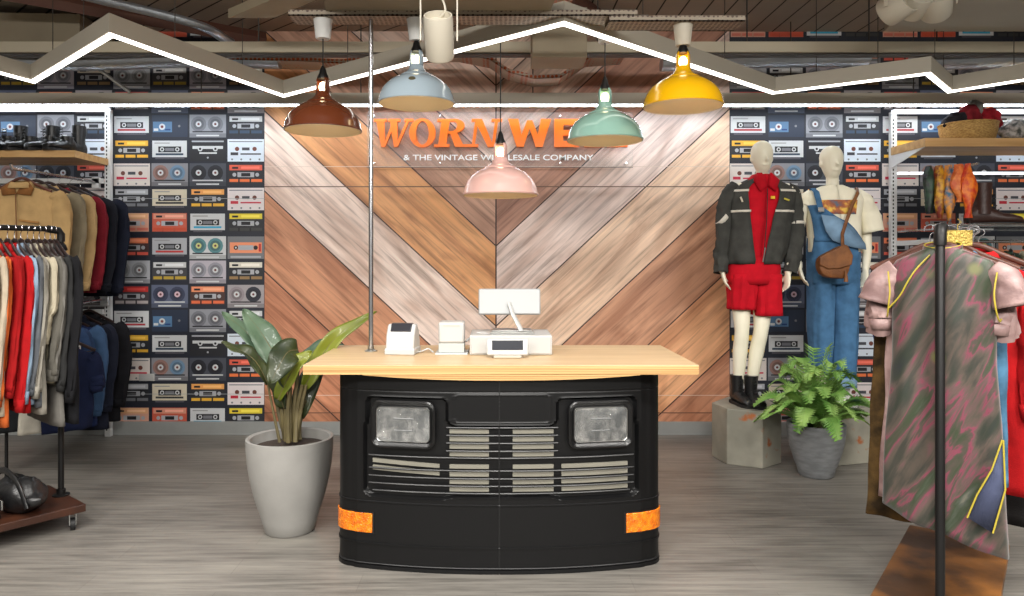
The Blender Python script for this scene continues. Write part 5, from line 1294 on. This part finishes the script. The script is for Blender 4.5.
# printed dress
def silk():
    m = bpy.data.materials.new('floral_silk'); m.use_nodes = True; nt = m.node_tree; b = nt.nodes['Principled BSDF']; N = nt.nodes.new; L = nt.links.new
    tc = N('ShaderNodeTexCoord'); mr = N('ShaderNodeMapping'); mr.inputs['Rotation'].default_value = (0,-.5,0); L(tc.outputs['Object'], mr.inputs['Vector']); mp = N('ShaderNodeMapping'); mp.inputs['Scale'].default_value = (15,8,2.8); L(mr.outputs[0], mp.inputs['Vector'])
    n = N('ShaderNodeTexNoise'); n.inputs['Scale'].default_value = 1; n.inputs['Detail'].default_value = 5; n.inputs['Distortion'].default_value = .5; L(mp.outputs[0], n.inputs['Vector'])
    r = N('ShaderNodeValToRGB'); e = r.color_ramp.elements; e[0].position = .26; e[0].color = lin((28,36,38)); e[1].position = .78; e[1].color = lin((160,152,134))
    for p_, c_ in ((.36,(38,48,32)),(.42,(62,58,50)),(.47,(90,78,68)),(.505,(112,78,80)),(.53,(146,58,86)),(.55,(84,72,64)),(.61,(50,66,36)),(.69,(92,98,88))): x = e.new(p_); x.color = lin(c_)
    L(n.outputs['Fac'], r.inputs['Fac'])
    v = N('ShaderNodeTexVoronoi'); v.inputs['Scale'].default_value = 6; L(tc.outputs['Object'], v.inputs['Vector'])
    g = N('ShaderNodeValToRGB'); g.color_ramp.elements[0].position = .10; g.color_ramp.elements[0].color = (1,1,1,1); g.color_ramp.elements[1].position = .2; g.color_ramp.elements[1].color = (0,0,0,1); L(v.outputs['Distance'], g.inputs['Fac'])
    sx = N('ShaderNodeSeparateXYZ'); L(tc.outputs['Object'], sx.inputs[0]); gt = N('ShaderNodeMath'); gt.operation = 'GREATER_THAN'; gt.inputs[1].default_value = -.55; L(sx.outputs['Z'], gt.inputs[0])
    mu = N('ShaderNodeMath'); mu.operation = 'MULTIPLY'; L(g.outputs['Color'], mu.inputs[0]); L(gt.outputs[0], mu.inputs[1])
    cr = N('ShaderNodeValToRGB'); cr.color_ramp.interpolation = 'CONSTANT'; ce = cr.color_ramp.elements; ce[0].color = lin((206,70,110)); ce[1].position = .6; ce[1].color = lin((120,120,70)); x = ce.new(.35); x.color = lin((196,140,40)); L(v.outputs['Color'], cr.inputs['Fac'])
    mx = N('ShaderNodeMix'); mx.data_type = 'RGBA'; L(mu.outputs[0], mx.inputs[0]); L(r.outputs['Color'], mx.inputs[6]); L(cr.outputs['Color'], mx.inputs[7])
    dk = N('ShaderNodeMix'); dk.data_type = 'RGBA'; dk.blend_type = 'MULTIPLY'; dk.inputs[0].default_value = 1; dk.inputs[7].default_value = (.62,.62,.60,1); L(mx.outputs[2], dk.inputs[6]); L(dk.outputs[2], b.inputs['Base Color']); b.inputs['Roughness'].default_value = .5; b.inputs['Sheen Weight'].default_value = .3
    return m
M_silk = silk(); M_pinks = mat('pale_pink_satin', (158,130,126), .5, c2=(126,100,98), vscale=14, bump=.5, bscale=24); M_pipe = mat('gold_piping', (176,158,52), .5); M_lining = fabric((70,76,100), .2)
def dress(par_label, s_, m, L_, W1, hem_w, seed, slit=True, z_off=0, slv=None):
    p = PR+uR*s_+Vector((0,0,zq+.005)); t = thing('dress', par_label, 'dress', p+Vector((0,0,-.02)), rb-.02*seed % .1)
    spec = [(-.055,.052,.035),(-.07,.062,.04),(-.085,.10,.045),(-.11,.155,.05),(-.14,W1*.5*.88,.052),(-.175,W1*.5*.95,.055),(-.24,W1*.5*.86,.06),(-.34,W1*.5*.86,.065),(-.50,W1*.5*.86,.06),(-.75,W1*.5*.95,.06),(-.07-L_,hem_w*.5,.055)]
    X_ = [-s2[0] for s2 in spec]; n = 60; nn = 64; rs = []
    for i in range(n):
        u = i/(n-1); zz_ = -.055-(L_+.015)*u**1.3; w = interp(X_, [s2[1] for s2 in spec], -zz_); d = interp(X_, [s2[2] for s2 in spec], -zz_); ring = []
        for k in range(nn):
            a = 2*PI*k/nn; ca, sa = math.cos(a), math.sin(a); x = w*math.copysign(abs(ca)**.85, ca); y = d*math.copysign(abs(sa)**.6, sa)
            f = min(1,u*1.5)*(.013*math.sin(x*30-zz_*5+seed+2*noise.noise(Vector((x*3,seed,zz_*2))))+.02*noise.noise(Vector((x*7+seed,sa,zz_*3.2))))
            zc2 = (-.06*(x/w if w else 0)*max(0,(u-.7))/.3)
            ring.append(Vector((x, y+f, zz_+zc2)))
        rs.append(ring)
    obj('dress_body', MB().rings(rs, False), m, t, solid=.002)
    return t, rs
t, rs = dress('long silk dress with painterly pink, green and grey print and gold piping, frontmost', .075, M_silk, 1.08, .40, .42, 1)
obj('stand_collar', MB().rings([[Vector((r*1.3*math.cos(a), r*.85*math.sin(a), z+.014*math.sin(a))) for a in [2*PI*k/24 for k in range(24)]] for r, z in ((.052,-.088),(.048,-.055),(.050,-.05),(.056,-.088))], False), M_silk, t)
obj('collar_piping', MB().tube([(.0475*1.3*math.cos(a), .0475*.85*math.sin(a), -.051+.014*math.sin(a)) for a in [2*PI*k/24 for k in range(25)]], .0028, 6), M_pipe, t)
for sg in (-1,1):
    obj('armhole_piping', MB().tube(bez([(sg*.178,-.058,-.155),(sg*.170,-.068,-.23),(sg*.175,-.066,-.29),(sg*.184,-.04,-.335),(sg*.19,.0,-.32)],6), .003, 6), M_pipe, t)
    c = bez([(sg*.155,0,-.15),(sg*.185,-.005,-.175),(sg*.212,-.01,-.22),(sg*.228,-.015,-.28)],6); mb = MB(); mb.tube(c, resample([(.045,.04),(.055,.045),(.062,.048),(.066,.045)], len(c)), 20, cap=False, up=(0,1,0))
    for i_, v in enumerate(mb.v): d_ = v-c[i_//20]; v += d_.normalized()*noise.noise(v*22)*.012
    obj('cap_sleeve', mb, M_pinks, t, solid=.003, label='pale pink satin cap sleeve')
obj('front_piping', MB().tube(bez([(-.035,-.052,-.09),(-.075,-.068,-.14),(-.105,-.074,-.19),(-.135,-.07,-.25),(-.175,-.062,-.30)],6), .003, 6), M_pipe, t)
L1 = rs[-1]
mb = MB(); mb.add([(.195,-.075,-.76),(.200,-.07,-.94),(.165,-.085,-1.10),(.09,-.09,-1.06),(.12,-.088,-.97),(.165,-.084,-.87)], [(0,1,2,3,4,5)])
obj('slit_lining', mb, M_lining, t, solid=.003, label='blue-grey lining turned out at the side slit')
obj('slit_piping', MB().tube([(.195,-.079,-.76),(.165,-.088,-.87),(.12,-.092,-.97),(.09,-.095,-1.06)], .003, 6).tube([(.198,-.079,-.76),(.204,-.075,-.94),(.168,-.09,-1.10)], .003, 6), M_pipe, t)
hanger(PR+uR*.075+Vector((0,0,zq+.005)), rb, 'brown wooden hanger carrying the printed silk dress', 'wooden hangers on the right pipe rack', .215, True)
o = obj('clip_hanger', MB().box((-.05,-.012,-.03),(.05,.012,.03)).tube([(0,0,.03),(0,0,.05),(.015,0,.062),(0,0,.075)], .002, 6), mat('brass_clip', (186,160,84), .35, .7, bump=1, bscale=120), bevel=.006)
o.location = PR+uR*.12+vR*.045+Vector((.0,0,zq-.04)); tag(o, 'brass coloured clip hanger block just right of the pole top', 'hanger')
RG = [
 (.125,M_pinks,.98,.39,.16,'dress','pale pink satin dress directly behind the printed silk dress','dress',.055),
 (.19,fabric((70,52,26),.7),1.08,.44,.0,'skirt','black and brown long skirt showing at the lower left behind the pink dress','skirt',0),
 (.25,fabric((72,112,140),.4),.90,.38,0,'blouse','blue patterned blouse behind the pink satin dress','blouse',.08),
 (.32,fabric((176,20,24),.2),.94,.42,.5,'dress','red dress showing right of the printed silk dress','dress',.08),
 (.40,fabric((30,52,104),.2),.80,.42,.5,'blouse','dark blue blouse behind the red dress on the right rack','blouse',.08),
 (.48,fabric((24,22,22),.3),1.10,.54,.55,'coat','long black coat behind the red dress at the photo edge','coat',.085),
 (.56,fabric((60,40,28),.4),1.0,.54,.5,'cardigan','dark brown cardigan behind the black coat','cardigan',.08),
 (.64,fabric((196,70,40),.4),.9,.54,.5,'blouse','orange-red patterned blouse deep in the right rack','blouse',.08),
 (.74,fabric((20,20,24),.3),1.1,.54,.5,'coat','black coat hindmost on the right rack','coat',.08)]
for i, (s_, m, L_, W1, sl, nm, lb, cat, sw) in enumerate(RG):
    p = PR+uR*s_+Vector((0,0,zq+.005))+vR*(.02*(i % 3)-.02)
    if i == 3: p += vR*.10
    if i == 1: p -= vR*.055
    if i > 4: p += vR*.05
    hanger(p, rb, 'brown wooden hanger carrying the '+' '.join(lb.split()[:4]), 'wooden hangers on the right pipe rack', .215, True)
    garment(nm, lb, cat, p+Vector((0,0,-.03)), rb+random.uniform(-.06,.06), m, L_, W1, .022, sl, seed=100+i*1.9, flare=1.12 if L_ > .95 else 1, sleeve_w=sw or .07, amp=.014, collar=i > 0)
# behind, on the wall unit: low row
t = thing('hanging_rail', 'chrome rail under the clear shelf on the right wall unit', 'rail', (3.9,5.55,1.62))
obj('rail', MB().tube([(3.37,5.55,1.62),(4.62,5.55,1.62)], .012, 10), M_chrome, t, world=True); obj('bracket', MB().box((3.345,5.54,1.6),(3.355,6.09,1.64)), M_unit, t, world=True, smooth=False); obj('bracket', MB().box((4.60,5.54,1.6),(4.61,6.09,1.64)), M_unit, t, world=True, smooth=False)
for i, (x, c_, lb) in enumerate([(3.42,(92,70,66),'brown-grey blouse leftmost on the rail under the clear shelf'),(3.53,(110,40,36),'dark red patterned top second on the rail under the clear shelf'),(3.66,(50,40,40),'dark patterned top with red flecks under the brown boot'),(3.80,(196,60,40),'orange-red printed top under the clear shelf'),(3.93,(44,60,48),'dark green top under the boots on the right'),(4.06,(206,196,170),'cream floral top near the right photo edge'),(4.2,(196,188,168),'pale cream blouse rightmost under the clear shelf')]):
    m = fabric(c_, .5); hanger(Vector((x,5.55,1.626)), 1.15, 'dark hanger carrying the '+' '.join(lb.split()[:4]), 'dark hangers under the clear shelf', .19)
    garment('blouse', lb, 'blouse', Vector((x,5.55,1.6)), 1.15, m, .8, .42, .03, .5, seed=140+i, sleeve_w=.06, amp=.01)

# ================================================================ CAMERA, LIGHT
cam = bpy.data.cameras.new('cam'); co = bpy.data.objects.new('camera', cam); COL.objects.link(co)
co.location = (0,0,CAMZ); co.rotation_euler = (PI/2,0,0); cam.sensor_width = 36; cam.sensor_fit = 'HORIZONTAL'; cam.lens = F/1024*36
cam.shift_x = (512-CX)/1024; cam.shift_y = -(298-HY)/1024; cam.clip_start = .05
S.camera = co
w = bpy.data.worlds.new('world'); S.world = w; w.use_nodes = True; bg_ = w.node_tree.nodes['Background']; bg_.inputs[0].default_value = (1.0,.96,.90,1); bg_.inputs[1].default_value = .34
def area(loc, rot, sx, sy, e, c=(1,.97,.92)):  # added fill lights below the ceiling, without any fixture, to brighten the room
    l = bpy.data.lights.new('fill_area', 'AREA'); l.shape = 'RECTANGLE'; l.size = sx; l.size_y = sy; l.spread = math.radians(125); l.energy = e; l.color = c
    o = bpy.data.objects.new('fill_area_light', l); COL.objects.link(o); o.location = loc; o.rotation_euler = rot
for x in (-2.6,0,2.6):
    area((x,-1.2,3.3), (math.radians(40),0,0), 1.6, .5, 120)
    area((x,1.6,3.35), (math.radians(14),0,0), 1.6, .4, 60)
for x in (-4.2,4.2): area((x,3.4,3.3), (math.radians(10),0,0), .6, 1.8, 22)
S.view_settings.view_transform = 'Standard'; S.view_settings.look = 'None'; S.view_settings.gamma = 1; S.view_settings.exposure = 0; S.view_settings.use_curve_mapping = False
S.cycles.use_denoising = True; S.cycles.max_bounces = 8; S.cycles.transparent_max_bounces = 12; S.cycles.caustics_reflective = False; S.cycles.caustics_refractive = False; S.cycles.sample_clamp_indirect = 4
